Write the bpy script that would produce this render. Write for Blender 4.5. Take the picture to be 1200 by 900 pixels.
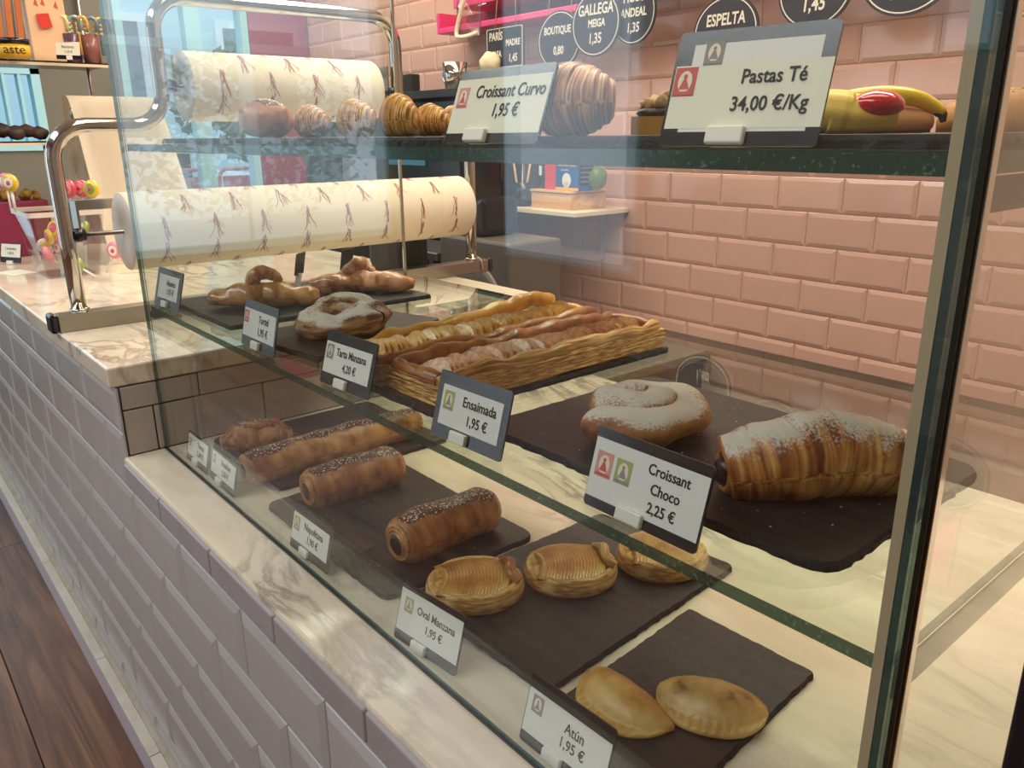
import bpy, bmesh, math, random
from mathutils import Vector, Matrix, noise
random.seed(7)
PI = math.pi
ZO = 0.7665                      # everything is modelled relative to the counter, then lifted so the floor is z = 0
for o in list(bpy.data.objects): bpy.data.objects.remove(o)
SC = bpy.context.scene
COL = SC.collection
# ------------------------------------------------------------------ camera
RC = ((0.6450242879521475, 0.7641108639390174, -0.008846217377469573),
      (0.2229656921424179, -0.19926392524342584, -0.9542432542198009),
      (-0.7309103693880484, 0.6135376726058636, -0.2989005791464373))
cd = bpy.data.cameras.new('camera'); cam = bpy.data.objects.new('camera', cd); COL.objects.link(cam)
cd.sensor_width = 36; cd.lens = 933.855 / 1200 * 36; cd.clip_start = 0.02; cd.clip_end = 200
m3 = Matrix((RC[0], [-v for v in RC[1]], [-v for v in RC[2]])).transposed()
cam.matrix_world = Matrix.Translation((0.99387, -0.26819, 0.32008)) @ m3.to_4x4()
SC.camera = cam
# ------------------------------------------------------------------ world, lights, exposure
W = bpy.data.worlds.new('world'); SC.world = W; W.use_nodes = True
bg = W.node_tree.nodes['Background']; bg.inputs[0].default_value = (0.72, 0.86, 1.0, 1); bg.inputs[1].default_value = 1.35
SC.view_settings.view_transform = 'Standard'; SC.view_settings.look = 'None'
SC.view_settings.exposure = 0.15; SC.view_settings.gamma = 1.0
SC.cycles.transparent_max_bounces = 32
SC.cycles.max_bounces = 8

def area(name, loc, rot, sx, sy, e, col):
    l = bpy.data.lights.new(name, 'AREA'); l.shape = 'RECTANGLE'; l.size = sx; l.size_y = sy
    l.energy = e; l.color = col
    o = bpy.data.objects.new(name, l); o.location = loc; o.rotation_euler = rot; COL.objects.link(o); return o
area('unseen_ceiling_light', (0.2, 1.10, 1.75), (0, 0, 0), 2.0, 0.45, 38, (1, 0.87, 0.71))
area('unseen_ceiling_light', (-1.9, 1.10, 1.75), (0, 0, 0), 2.0, 0.45, 38, (1, 0.87, 0.71))
area('unseen_ceiling_light', (0.5, 0.25, 1.75), (0, 0, 0), 1.8, 0.35, 15, (1, 0.87, 0.71))
area('unseen_ceiling_light', (-0.4, -1.3, 1.75), (0, 0, 0), 3.2, 0.6, 38, (0.95, 0.97, 1.0))  # fill added over the customer side to brighten the counter front; no lamp known there
area('shop_window_daylight', (-2.1, -2.56, 0.5), (PI / 2, 0, 0), 0.9, 1.6, 5, (0.84, 0.89, 1.0))
area('street_window_daylight', (-3.14, -1.0, 0.5), (PI / 2, 0, -PI / 2), 2.3, 1.4, 6, (0.86, 0.92, 1.0))

# ------------------------------------------------------------------ materials
def lin(h):
    h = h.lstrip('#'); c = [int(h[i:i + 2], 16) / 255 for i in (0, 2, 4)]
    return tuple(((x + .055) / 1.055) ** 2.4 if x > .04045 else x / 12.92 for x in c) + (1,)
class NT:
    def __init__(s, name):
        s.m = bpy.data.materials.new(name); s.m.use_nodes = True; s.t = s.m.node_tree
        s.b = s.t.nodes['Principled BSDF']
    def n(s, typ, **k):
        x = s.t.nodes.new(typ)
        for a, v in k.items():
            if a in x.inputs.keys(): x.inputs[a].default_value = v
            else: setattr(x, a, v)
        return x
    def l(s, a, b): s.t.links.new(a, b)
    def ramp(s, fac, stops):
        r = s.n('ShaderNodeValToRGB'); e = r.color_ramp.elements
        while len(e) < len(stops): e.new(0.5)
        for el, (p, c) in zip(e, stops): el.position = p; el.color = c if isinstance(c, tuple) else lin(c)
        s.l(fac, r.inputs[0]); return r.outputs[0]
    def mix(s, fac, a, b):
        x = s.n('ShaderNodeMix', data_type='RGBA')
        if isinstance(fac, (int, float)): x.inputs[0].default_value = fac
        else: s.l(fac, x.inputs[0])
        for sock, v in ((x.inputs[6], a), (x.inputs[7], b)):
            if isinstance(v, str): sock.default_value = lin(v)
            elif isinstance(v, tuple): sock.default_value = v
            else: s.l(v, sock)
        return x.outputs[2]
    def bump(s, h, strength=.3, dist=.002):
        b = s.n('ShaderNodeBump', Strength=strength, Distance=dist); s.l(h, b.inputs['Height']); s.l(b.outputs[0], s.b.inputs['Normal'])
def mat(name, col, rough=.5, metal=0, var=None, scale=20, bump=0, bscale=80, coat=0, spec=None, rnd=0):
    t = NT(name); t.b.inputs['Roughness'].default_value = rough; t.b.inputs['Metallic'].default_value = metal
    t.b.inputs['Base Color'].default_value = lin(col)
    if coat: t.b.inputs['Coat Weight'].default_value = coat; t.b.inputs['Coat Roughness'].default_value = .08
    if spec is not None: t.b.inputs['Specular IOR Level'].default_value = spec
    tc = t.n('ShaderNodeTexCoord')
    if var:
        nz = t.n('ShaderNodeTexNoise', Scale=scale, Detail=4.0); t.l(tc.outputs['Object'], nz.inputs['Vector'])
        c = t.mix(nz.outputs['Fac'], col, var)
        if rnd:
            oi = t.n('ShaderNodeObjectInfo'); mm = t.n('ShaderNodeMath', operation='MULTIPLY'); mm.inputs[1].default_value = rnd
            t.l(oi.outputs['Random'], mm.inputs[0]); c = t.mix(mm.outputs[0], c, var)
        t.l(c, t.b.inputs['Base Color'])
    if bump:
        nb = t.n('ShaderNodeTexNoise', Scale=bscale, Detail=5.0); t.l(tc.outputs['Object'], nb.inputs['Vector']); t.bump(nb.outputs['Fac'], bump)
    return t.m
def glass_mat(name, tint=(.97, .99, .98, 1), ior=1.5, boost=1.0):
    t = NT(name); t.t.nodes.remove(t.b)
    out = t.t.nodes['Material Output']
    tr = t.n('ShaderNodeBsdfTransparent'); tr.inputs[0].default_value = tint
    gl = t.n('ShaderNodeBsdfGlossy', Roughness=.01); fr = t.n('ShaderNodeFresnel', IOR=ior)
    ge = t.n('ShaderNodeNewGeometry'); mi = t.n('ShaderNodeMix', data_type='FLOAT'); mi.inputs[2].default_value = ior; mi.inputs[3].default_value = 1 / ior   # same reflectance on both faces of the thin pane
    t.l(ge.outputs['Backfacing'], mi.inputs[0]); t.l(mi.outputs[0], fr.inputs['IOR'])
    mx = t.n('ShaderNodeMixShader')
    if boost != 1:
        mu = t.n('ShaderNodeMath', operation='MULTIPLY', use_clamp=True); mu.inputs[1].default_value = boost
        t.l(fr.outputs[0], mu.inputs[0]); t.l(mu.outputs[0], mx.inputs[0])
    else: t.l(fr.outputs[0], mx.inputs[0])
    t.l(tr.outputs[0], mx.inputs[1]); t.l(gl.outputs[0], mx.inputs[2]); t.l(mx.outputs[0], out.inputs[0])
    return t.m
def edge_glass(name, col, alpha, speck='#5f7f70'):
    t = NT(name); t.t.nodes.remove(t.b); out = t.t.nodes['Material Output']
    tc = t.n('ShaderNodeTexCoord'); nz = t.n('ShaderNodeTexNoise', Scale=420.0, Detail=3.0); t.l(tc.outputs['Object'], nz.inputs['Vector'])
    c = t.ramp(nz.outputs['Fac'], [(0, col), (.60, col), (.72, speck)])
    p = t.n('ShaderNodeBsdfPrincipled', Roughness=.18); t.l(c, p.inputs['Base Color'])
    tr = t.n('ShaderNodeBsdfTransparent'); tr.inputs[0].default_value = (.55, .85, .72, 1)
    mx = t.n('ShaderNodeMixShader'); mx.inputs[0].default_value = alpha
    t.l(tr.outputs[0], mx.inputs[1]); t.l(p.outputs[0], mx.inputs[2]); t.l(mx.outputs[0], out.inputs[0]); return t.m
def marble_mat(name, c0, c1, vein):
    t = NT(name); tc = t.n('ShaderNodeTexCoord'); t.b.inputs['Roughness'].default_value = .12
    mp = t.n('ShaderNodeMapping'); mp.inputs['Rotation'].default_value = (0, 0, .5); mp.inputs['Scale'].default_value = (1, 2.6, 1)
    t.l(tc.outputs['Object'], mp.inputs[0])
    n1 = t.n('ShaderNodeTexNoise', Scale=5.0, Detail=8.0, Distortion=1.2); t.l(mp.outputs[0], n1.inputs['Vector'])
    base = t.ramp(n1.outputs['Fac'], [(.35, c1), (.6, c0)])
    n2 = t.n('ShaderNodeTexNoise', Scale=3.4, Detail=9.0, Distortion=1.6, Roughness=.6); t.l(mp.outputs[0], n2.inputs['Vector'])
    ab = t.n('ShaderNodeMath', operation='SUBTRACT'); ab.inputs[1].default_value = .5; t.l(n2.outputs['Fac'], ab.inputs[0])
    a2 = t.n('ShaderNodeMath', operation='ABSOLUTE'); t.l(ab.outputs[0], a2.inputs[0])
    v = t.ramp(a2.outputs[0], [(0, (1, 1, 1, 1)), (.055, (0, 0, 0, 1))])
    n3 = t.n('ShaderNodeTexNoise', Scale=2.2, Detail=2.0); t.l(tc.outputs['Object'], n3.inputs['Vector'])
    v3 = t.ramp(n3.outputs['Fac'], [(.40, (0, 0, 0, 1)), (.60, (.8, .8, .8, 1))])
    mu = t.n('ShaderNodeMath', operation='MULTIPLY'); t.l(v, mu.inputs[0]); t.l(v3, mu.inputs[1])
    t.l(t.mix(mu.outputs[0], base, vein), t.b.inputs['Base Color']); return t.m
def wood_mat(name, a, b, c, scale=1., rough=.45, axis=0, rnd=True):
    t = NT(name); tc = t.n('ShaderNodeTexCoord'); mp = t.n('ShaderNodeMapping')
    sc = [26, 26, 26]; sc[axis] = 1.6; mp.inputs['Scale'].default_value = [x * scale for x in sc]
    oi = t.n('ShaderNodeObjectInfo'); ad = t.n('ShaderNodeVectorMath', operation='ADD')
    sm = t.n('ShaderNodeMath', operation='MULTIPLY'); sm.inputs[1].default_value = 9.0 if rnd else 0; t.l(oi.outputs['Random'], sm.inputs[0])
    t.l(tc.outputs['Object'], ad.inputs[0]); t.l(sm.outputs[0], ad.inputs[1]); t.l(ad.outputs[0], mp.inputs[0])
    n1 = t.n('ShaderNodeTexNoise', Scale=1.0, Detail=7.0, Distortion=1.6); t.l(mp.outputs[0], n1.inputs['Vector'])
    col = t.ramp(n1.outputs['Fac'], [(.3, a), (.52, b), (.7, c)])
    t.l(col, t.b.inputs['Base Color']); t.b.inputs['Roughness'].default_value = rough; t.bump(n1.outputs['Fac'], .15, .001); return t.m
def pastry_mat(name, stops, su=0., sv=0., dist=3., rough=.42, coat=.15, powder=0., seeds=0., bump=.5, stripe_mix=.5, nscale=28.):
    """UV.x runs along the pastry, UV.y around it; su / sv set how many layer lines run across / along."""
    t = NT(name); tc = t.n('ShaderNodeTexCoord')
    nz = t.n('ShaderNodeTexNoise', Scale=nscale, Detail=5.0, Roughness=.6); t.l(tc.outputs['Object'], nz.inputs['Vector'])
    fac = nz.outputs['Fac']
    if su or sv:
        mp = t.n('ShaderNodeMapping'); mp.inputs['Scale'].default_value = (su, sv, 1); t.l(tc.outputs['UV'], mp.inputs[0])
        wv = t.n('ShaderNodeTexNoise', Scale=1.0, Detail=2.5, Distortion=dist * .12); t.l(mp.outputs[0], wv.inputs['Vector'])
        cr = t.n('ShaderNodeMapRange'); cr.inputs['From Min'].default_value = .3; cr.inputs['From Max'].default_value = .7; t.l(wv.outputs['Fac'], cr.inputs[0])
        mx = t.n('ShaderNodeMix', data_type='FLOAT'); mx.inputs[0].default_value = stripe_mix
        t.l(fac, mx.inputs[2]); t.l(cr.outputs[0], mx.inputs[3]); fac = mx.outputs[0]
    er = t.n('ShaderNodeMapRange'); er.inputs['From Min'].default_value = .22; er.inputs['From Max'].default_value = .78; er.inputs['To Min'].default_value = .02; er.inputs['To Max'].default_value = 1.04; t.l(fac, er.inputs[0])
    col = t.ramp(er.outputs[0], stops)
    rough_fac = None
    ge = t.n('ShaderNodeTexCoord'); sp = t.n('ShaderNodeSeparateXYZ'); t.l(ge.outputs['Normal'], sp.inputs[0])
    if powder:
        n2 = t.n('ShaderNodeTexNoise', Scale=520.0, Detail=3.0); t.l(tc.outputs['Object'], n2.inputs['Vector'])
        n3 = t.n('ShaderNodeTexNoise', Scale=26.0, Detail=2.0); t.l(tc.outputs['Object'], n3.inputs['Vector'])
        a = t.n('ShaderNodeMath', operation='ADD'); t.l(n2.outputs['Fac'], a.inputs[0]); t.l(n3.outputs['Fac'], a.inputs[1])
        b = t.n('ShaderNodeMath', operation='ADD'); t.l(a.outputs[0], b.inputs[0]); t.l(sp.outputs['Z'], b.inputs[1])
        msk = t.ramp_node = t.n('ShaderNodeMapRange'); msk.inputs['From Min'].default_value = 2.00 - powder; msk.inputs['From Max'].default_value = 2.30 - powder; msk.inputs['To Max'].default_value = .92
        t.l(b.outputs[0], msk.inputs[0])
        col = t.mix(msk.outputs[0], col, '#e6dfcf')
    if seeds:
        n2 = t.n('ShaderNodeTexVoronoi', Scale=330.0); t.l(tc.outputs['Object'], n2.inputs['Vector'])
        n3 = t.n('ShaderNodeTexNoise', Scale=16.0, Detail=2.0); t.l(tc.outputs['Object'], n3.inputs['Vector'])
        hs = t.ramp(n2.outputs['Color'], [(.0, '#f2ead8'), (.4, '#d8c8b0'), (.5, '#40251a'), (.7, '#eee4d4')])
        a = t.n('ShaderNodeMath', operation='MULTIPLY'); a.inputs[1].default_value = .8; t.l(n3.outputs['Fac'], a.inputs[0])
        b = t.n('ShaderNodeMath', operation='ADD'); t.l(a.outputs[0], b.inputs[0]); t.l(sp.outputs['Z'], b.inputs[1])
        m1 = t.n('ShaderNodeMapRange'); m1.inputs['From Min'].default_value = 1.33 - seeds; m1.inputs['From Max'].default_value = 1.40 - seeds; t.l(b.outputs[0], m1.inputs[0])
        d = t.n('ShaderNodeMath', operation='LESS_THAN'); d.inputs[1].default_value = .36; t.l(n2.outputs['Distance'], d.inputs[0])
        e = t.n('ShaderNodeMath', operation='MULTIPLY'); t.l(m1.outputs[0], e.inputs[0]); t.l(d.outputs[0], e.inputs[1])
        col = t.mix(m1.outputs[0], col, '#5a2a1a'); col = t.mix(e.outputs[0], col, hs)
    t.l(col, t.b.inputs['Base Color'])
    t.b.inputs['Roughness'].default_value = rough
    t.b.inputs['Coat Weight'].default_value = coat; t.b.inputs['Coat Roughness'].default_value = .2
    t.b.inputs['Subsurface Weight'].default_value = 0.0
    t.bump(fac, bump, .003)
    return t.m

M = {}
M['ctile'] = mat('counter_tile_glaze', '#bcbbb8', .14, var='#adacab', scale=9, rnd=.3)
M['cgrout'] = mat('counter_grout', '#5d585c', .9)
M['etile'] = mat('end_tile_glaze', '#bcb2a4', .3, var='#aea497', scale=8)
M['wtile'] = mat('wall_tile_glaze', '#d9af9e', .14, var='#cda190', scale=6, rnd=.5)
M['wgrout'] = mat('wall_grout', '#ecd0b8', .85)
M['marble'] = marble_mat('marble', '#e6dcc6', '#d6cab2', '#6e6862')
M['marble_up'] = marble_mat('marble_upper', '#eae0ca', '#dccfb6', '#857668')
M['trimstone'] = mat('edge_stone', '#b0aaac', .3, var='#959092', scale=14)
M['base'] = mat('baseboard_paint', '#c6c3cc', .4, var='#bcb8c2', scale=6)
M['basetop'] = mat('baseboard_top', '#d8d4c4', .5, var='#b8b09c', scale=25)
M['wood'] = wood_mat('floor_wood', '#3a2418', '#6a4630', '#8a6448', rough=.4)
M['white'] = mat('white_plastic', '#e9e6da', .35)
M['paper'] = mat('label_paper', '#e6e6e0', .55)
M['paperw'] = mat('label_paper_warm', '#e8e6d2', .55)
M['black'] = mat('black_plastic', '#14161d', .18)
M['ink'] = mat('black_ink', '#111111', .6)
M['cardgrey'] = mat('smoky_plastic', '#3a3b3c', .2)
M['chrome'] = mat('chrome', '#c9c5bd', .10, 1)
M['steel'] = mat('brushed_steel', '#a39f96', .32, 1)
M['slate'] = mat('slate', '#272426', .5, var='#1e1b1d', scale=18, bump=.5, bscale=60)
M['slate_edge'] = mat('slate_edge', '#17171a', .8, bump=1., bscale=220)
M['glass'] = glass_mat('clear_glass')
M['glassshelf'] = glass_mat('shelf_glass', (.90, .95, .92, 1), 1.5, 1.2)
M['edge'] = edge_glass('green_glass_edge', '#0f3a2c', .88)
M['edge2'] = edge_glass('pane_glass_edge', '#173f44', .8, '#1d4a4c')
M['seal'] = mat('sealant', '#b9a888', .4)
M['sealdark'] = mat('dark_bead', '#15180f', .25)
M['rail'] = edge_glass('grey_green_band', '#24281a', .92, '#2e3224')
M['roll'] = mat('wrapping_paper', '#efe4cd', .6, var='#e6d9bf', scale=6)
M['rollprint'] = mat('paper_print', '#a8685a', .7)
M['rollcore'] = mat('roll_end', '#d9d4cc', .7, var='#c3bdb3', scale=120)
M['dark'] = mat('dark_core', '#1c1714', .7)
M['maroon'] = mat('maroon_panel', '#8c3550', .5, var='#a0405c', scale=2)
M['pink'] = mat('pink_paint', '#e0447e', .4)
M['pinkrail'] = mat('pink_metal', '#d98aa0', .4)
M['cyan'] = mat('pale_blue_paint', '#a5dcec', .4)
M['wallgrey'] = mat('grey_wall', '#76766a', .6, var='#6c6c62', scale=3)
M['ceil'] = mat('ceiling_paint', '#d8cfc4', .8)
M['wallpaint'] = mat('wall_paint', '#9c9088', .8)
M['board'] = mat('chalkboard', '#23222a', .5, var='#2c2b33', scale=30)
M['chalk'] = mat('chalk', '#d8d0c0', .9)
M['string'] = mat('twine', '#c9a77a', .9)
M['boxwood'] = wood_mat('box_pine', '#c8965a', '#dcb078', '#e6c08a', .6, .5, 0)
M['shelfwhite'] = mat('white_laminate', '#e8d8bc', .35)
M['logo_pink'] = mat('logo_pink', '#d99a8c', .6); M['logo_red'] = mat('logo_red', '#c85a50', .6)
M['logo_green'] = mat('logo_green', '#a8b068', .6); M['logo_grey'] = mat('logo_grey', '#8f8f88', .6); M['logo_cream'] = mat('logo_cream', '#efdccb', .6)
G = ['#7a3f1a', '#a8642c', '#c98a46', '#dba75e']
M['cro'] = pastry_mat('croissant_crust', [(.2, '#7a3f14'), (.42, '#b06c20'), (.6, '#d69a32'), (.8, '#ebbd5c')], su=70, sv=2, dist=1, bump=.35, stripe_mix=.6)
M['cropale'] = pastry_mat('croissant_crust_pale', [(.2, '#8c4d24'), (.42, '#b87a44'), (.62, '#d4a06c'), (.8, '#e6c294')], su=70, sv=2, dist=1, bump=.35, stripe_mix=.6)
M['crobig'] = pastry_mat('croissant_crust_big', [(.2, '#6e361a'), (.42, '#a0602f'), (.62, '#c4864c'), (.85, '#dca86c')], su=80, sv=1.6, dist=1, bump=.35, stripe_mix=.65)
M['chocobun'] = pastry_mat('choco_roll_crust', [(.3, '#9a5f3a'), (.5, '#b9784e'), (.75, '#d09a70')], seeds=.25)
M['roll_crust'] = pastry_mat('roll_crust', [(.25, '#96592a'), (.48, '#bc7f42'), (.72, '#d8a462')], su=12, sv=3, dist=4, stripe_mix=.3, seeds=.12, bump=.3)
M['roll_crust2'] = pastry_mat('roll_crust_dark', [(.25, '#844820'), (.48, '#ae6c34'), (.72, '#cc9050')], su=10, sv=3, dist=4, stripe_mix=.3, seeds=.14, bump=.3)
M['rollend'] = pastry_mat('roll_end_layers', [(.3, '#9a5f2a'), (.55, '#c08646'), (.75, '#d8a664')], nscale=60, bump=.3)
M['choc'] = mat('dark_chocolate', '#1d100c', .35, var='#2c1a12', scale=60)
M['crochoco'] = pastry_mat('choco_croissant_crust', [(.25, '#7a3e16'), (.45, '#b06c2c'), (.65, '#cf9244'), (.8, '#e2b464')], su=26, sv=2, dist=2., powder=.46, bump=.3, stripe_mix=.35)
M['ensa'] = pastry_mat('ensaimada_crust', [(.3, '#7a4420'), (.5, '#a86e38'), (.75, '#c89456')], su=0, sv=0, powder=.47, coat=.05, rough=.6, bump=.3)
M['tortel'] = pastry_mat('ring_crust', [(.3, '#6e3f20'), (.5, '#a06838'), (.75, '#c89a64')], su=8, sv=12, dist=3, powder=.42, rough=.65, coat=0, bump=.8, stripe_mix=.6)
M['glazed'] = pastry_mat('glazed_crust', [(.3, '#9a5a26'), (.5, '#be8442'), (.75, '#d4a268')], su=10, sv=3, dist=4, stripe_mix=.35, coat=.7, rough=.25, bump=.3)
M['glazed2'] = pastry_mat('glazed_crust_pink', [(.3, '#a86038'), (.5, '#cc8c60'), (.75, '#e0ac88')], su=10, sv=3, dist=4, stripe_mix=.35, coat=.7, rough=.25, bump=.3)
M['puff'] = pastry_mat('puff_side', [(.22, '#9a6224'), (.45, '#c48c40'), (.7, '#e2b76e')], su=5, sv=14, dist=3, stripe_mix=.6, bump=.6)
M['puffdark'] = pastry_mat('puff_border_dark', [(.25, '#6a3312'), (.5, '#96551f'), (.75, '#b9792c')], nscale=20, coat=.6)
M['puffgold'] = pastry_mat('puff_border_gold', [(.25, '#a8691c'), (.5, '#cf9428'), (.75, '#e3ad3e')], nscale=20, coat=.6)
M['apple'] = pastry_mat('apple_slice_gold', [(.3, '#b0702a'), (.48, '#dca646'), (.68, '#efc878')], nscale=70, coat=.6, rough=.3, bump=.2)
M['applered'] = pastry_mat('apple_slice_red', [(.3, '#96502c'), (.45, '#c08050'), (.62, '#e0aa78')], nscale=70, coat=.6, rough=.3, bump=.2)
M['oval'] = pastry_mat('oval_rim', [(.25, '#b27a34'), (.5, '#d09e50'), (.75, '#e6c07c')], su=3, sv=12, dist=3, stripe_mix=.5, bump=.35)
M['ovaltop'] = pastry_mat('oval_filling', [(.25, '#a06420'), (.5, '#c89038'), (.75, '#dcae54')], nscale=30, coat=.5, rough=.3, bump=.2)
M['empan'] = pastry_mat('pasty_crust', [(.2, '#a86e28'), (.45, '#cc9a4a'), (.7, '#dab468')], nscale=22, coat=.1, bump=.3)
M['empan2'] = pastry_mat('pasty_crust_brown', [(.22, '#6a4a20'), (.36, '#b08444'), (.55, '#c8a05a'), (.75, '#d2b06c')], nscale=26, coat=.1, bump=.35)

# ------------------------------------------------------------------ object helpers
def link(name, me, m, parent=None, loc=(0, 0, 0), rot=(0, 0, 0), label=None, cat=None, group=None, kind=None):
    o = bpy.data.objects.new(name, me); COL.objects.link(o)
    if m is not None and not me.materials:
        for x in (m if isinstance(m, (list, tuple)) else [m]): me.materials.append(x)
    o.location = loc; o.rotation_euler = rot
    if parent: o.parent = parent
    if label: o['label'] = label
    if cat: o['category'] = cat
    if group: o['group'] = group
    if kind: o['kind'] = kind
    return o
def thing(name, label, cat, loc=(0, 0, 0), rot=(0, 0, 0), group=None):
    o = bpy.data.objects.new(name, None); COL.objects.link(o); o.empty_display_size = .02
    o.location = loc; o.rotation_euler = rot; o['label'] = label; o['category'] = cat
    if group: o['group'] = group
    return o
def me_from(bm, smooth=False, name='mesh'):
    bmesh.ops.recalc_face_normals(bm, faces=bm.faces)
    me = bpy.data.meshes.new(name); bm.to_mesh(me); bm.free()
    if smooth:
        for p in me.polygons: p.use_smooth = True
    return me
def bbox(bm, x0, x1, y0, y1, z0, z1, bev=0, seg=2):
    r = bmesh.ops.create_cube(bm, size=1)
    bmesh.ops.scale(bm, vec=(x1 - x0, y1 - y0, z1 - z0), verts=r['verts'])
    bmesh.ops.translate(bm, vec=((x0 + x1) / 2, (y0 + y1) / 2, (z0 + z1) / 2), verts=r['verts'])
    if bev:
        es = set(e for v in r['verts'] for e in v.link_edges)
        bmesh.ops.bevel(bm, geom=list(es), offset=bev, segments=seg, affect='EDGES', profile=.5)
def box(name, x0, x1, y0, y1, z0, z1, m, parent=None, bev=0, seg=2, **k):
    bm = bmesh.new(); bbox(bm, x0, x1, y0, y1, z0, z1, bev, seg); return link(name, me_from(bm), m, parent, **k)
def catmull(pts, n):
    P = [Vector(p) for p in pts]; P = [P[0] * 2 - P[1]] + P + [P[-1] * 2 - P[-2]]; out = []
    for i in range(1, len(P) - 2):
        for j in range(n):
            t = j / n; a, b, c, d = P[i - 1:i + 3]
            out.append(.5 * ((2 * b) + (c - a) * t + (2 * a - 5 * b + 4 * c - d) * t * t + (3 * b - a - 3 * c + d) * t ** 3))
    out.append(P[-2]); return out
def tube_bm(bm, pts, r, seg=10, closed_ends=True):
    pts = [Vector(p) for p in pts]; rings = []; up = None
    for i, p in enumerate(pts):
        t = (pts[min(i + 1, len(pts) - 1)] - pts[max(i - 1, 0)]).normalized()
        if up is None:
            up = Vector((0, 0, 1)) if abs(t.z) < .9 else Vector((1, 0, 0))
        s = t.cross(up).normalized(); up = s.cross(t).normalized()
        rr = r(i / (len(pts) - 1)) if callable(r) else r
        rings.append([bm.verts.new(p + (s * math.cos(a) + up * math.sin(a)) * rr) for a in [2 * PI * k / seg for k in range(seg)]])
    for a, b in zip(rings, rings[1:]):
        for k in range(seg): bm.faces.new((a[k], a[(k + 1) % seg], b[(k + 1) % seg], b[k]))
    if closed_ends:
        bm.faces.new(rings[0]); bm.faces.new(rings[-1])
def tube(name, pts, r, m, parent=None, seg=10, smooth=True, **k):
    bm = bmesh.new(); tube_bm(bm, pts, r, seg); return link(name, me_from(bm, smooth), m, parent, **k)
def lathe_bm(bm, prof, seg=32, c=(0, 0, 0), axis='Z', sx=1, sy=1):
    rings = []
    for r, z in prof:
        rg = []
        for k in range(seg):
            a = 2 * PI * k / seg; x, y = r * math.cos(a) * sx, r * math.sin(a) * sy
            v = (x, y, z) if axis == 'Z' else ((x, z, y) if axis == 'Y' else (z, x, y))
            rg.append(bm.verts.new((v[0] + c[0], v[1] + c[1], v[2] + c[2])))
        rings.append(rg)
    for a, b in zip(rings, rings[1:]):
        for k in range(seg): bm.faces.new((a[k], a[(k + 1) % seg], b[(k + 1) % seg], b[k]))
    if prof[0][0] > 1e-6: bm.faces.new(rings[0])
    if prof[-1][0] > 1e-6: bm.faces.new(rings[-1])
    bmesh.ops.remove_doubles(bm, verts=bm.verts, dist=1e-6)
def lathe(name, prof, m, parent=None, seg=32, axis='Z', c=(0, 0, 0), sx=1, sy=1, smooth=True, **k):
    bm = bmesh.new(); lathe_bm(bm, prof, seg, c, axis, sx, sy); return link(name, me_from(bm, smooth), m, parent, **k)
def poly_slab(name, pts, y0, y1, m, parent=None, plane='XZ', **k):
    """flat outline extruded between y0 and y1; plane XZ extrudes along Y, XY along Z, YZ along X"""
    bm = bmesh.new()
    def v(p, d): return (p[0], d, p[1]) if plane == 'XZ' else ((p[0], p[1], d) if plane == 'XY' else (d, p[0], p[1]))
    A = [bm.verts.new(v(p, y0)) for p in pts]; B = [bm.verts.new(v(p, y1)) for p in pts]
    bm.faces.new(A); bm.faces.new(B)
    for i in range(len(pts)):
        j = (i + 1) % len(pts); bm.faces.new((A[i], A[j], B[j], B[i]))
    return link(name, me_from(bm), m, parent, **k)
def rrect(w, h, r, n=4, cx=0, cy=0):
    out = []
    for (sx, sy, a0) in ((1, 1, 0), (-1, 1, 90), (-1, -1, 180), (1, -1, 270)):
        for i in range(n + 1):
            a = math.radians(a0 + 90 * i / n)
            out.append((cx + sx * (w / 2 - r) + r * math.cos(a), cy + sy * (h / 2 - r) + r * math.sin(a)))
    return out
def ellipse(rx, ry, n=28, cx=0, cy=0): return [(cx + rx * math.cos(2 * PI * i / n), cy + ry * math.sin(2 * PI * i / n)) for i in range(n)]
def text_mesh(s, size, sx=1., align='CENTER', shear=0., off=0.):
    c = bpy.data.curves.new('t', 'FONT'); c.body = s; c.size = size; c.align_x = align; c.align_y = 'CENTER'; c.shear = shear; c.resolution_u = 3; c.offset = off
    c.extrude = .0001
    o = bpy.data.objects.new('t', c); COL.objects.link(o)
    dg = bpy.context.evaluated_depsgraph_get(); me = bpy.data.meshes.new_from_object(o.evaluated_get(dg))
    bpy.data.objects.remove(o); me.materials.clear()
    me.transform(Matrix.Scale(sx, 4, (1, 0, 0))); return me
def text(s, size, m, parent, loc, rot=(PI / 2, 0, 0), sx=1., align='CENTER', shear=0., name='lettering', off=0.):
    return link(name, text_mesh(s, size, sx, align, shear, off), m, parent, loc, rot)
def merge(name, objs, parent):
    """join several freshly made meshes (same parent) into one part"""
    bm = bmesh.new(); mats = []
    for o in objs:
        idx = []
        for mm in o.data.materials:
            if mm not in mats: mats.append(mm)
            idx.append(mats.index(mm))
        t = o.data.copy(); t.transform(o.matrix_basis)
        n0 = len(bm.faces); bm.from_mesh(t); bm.faces.ensure_lookup_table()
        for f in bm.faces[n0:]: f.material_index = idx[f.material_index] if idx else 0
        bpy.data.meshes.remove(t)
    for o in objs: bpy.data.objects.remove(o)
    me = bpy.data.meshes.new(name); bm.to_mesh(me); bm.free()
    for mm in mats: me.materials.append(mm)
    return link(name, me, None, parent)
def copy_tree(o, **k):
    c = o.copy(); COL.objects.link(c)
    for ch in list(o.children):
        d = ch.copy(); COL.objects.link(d); d.parent = c
        for g in list(ch.children):
            e = g.copy(); COL.objects.link(e); e.parent = d
    for a, v in k.items(): setattr(c, a, v)
    return c
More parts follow.
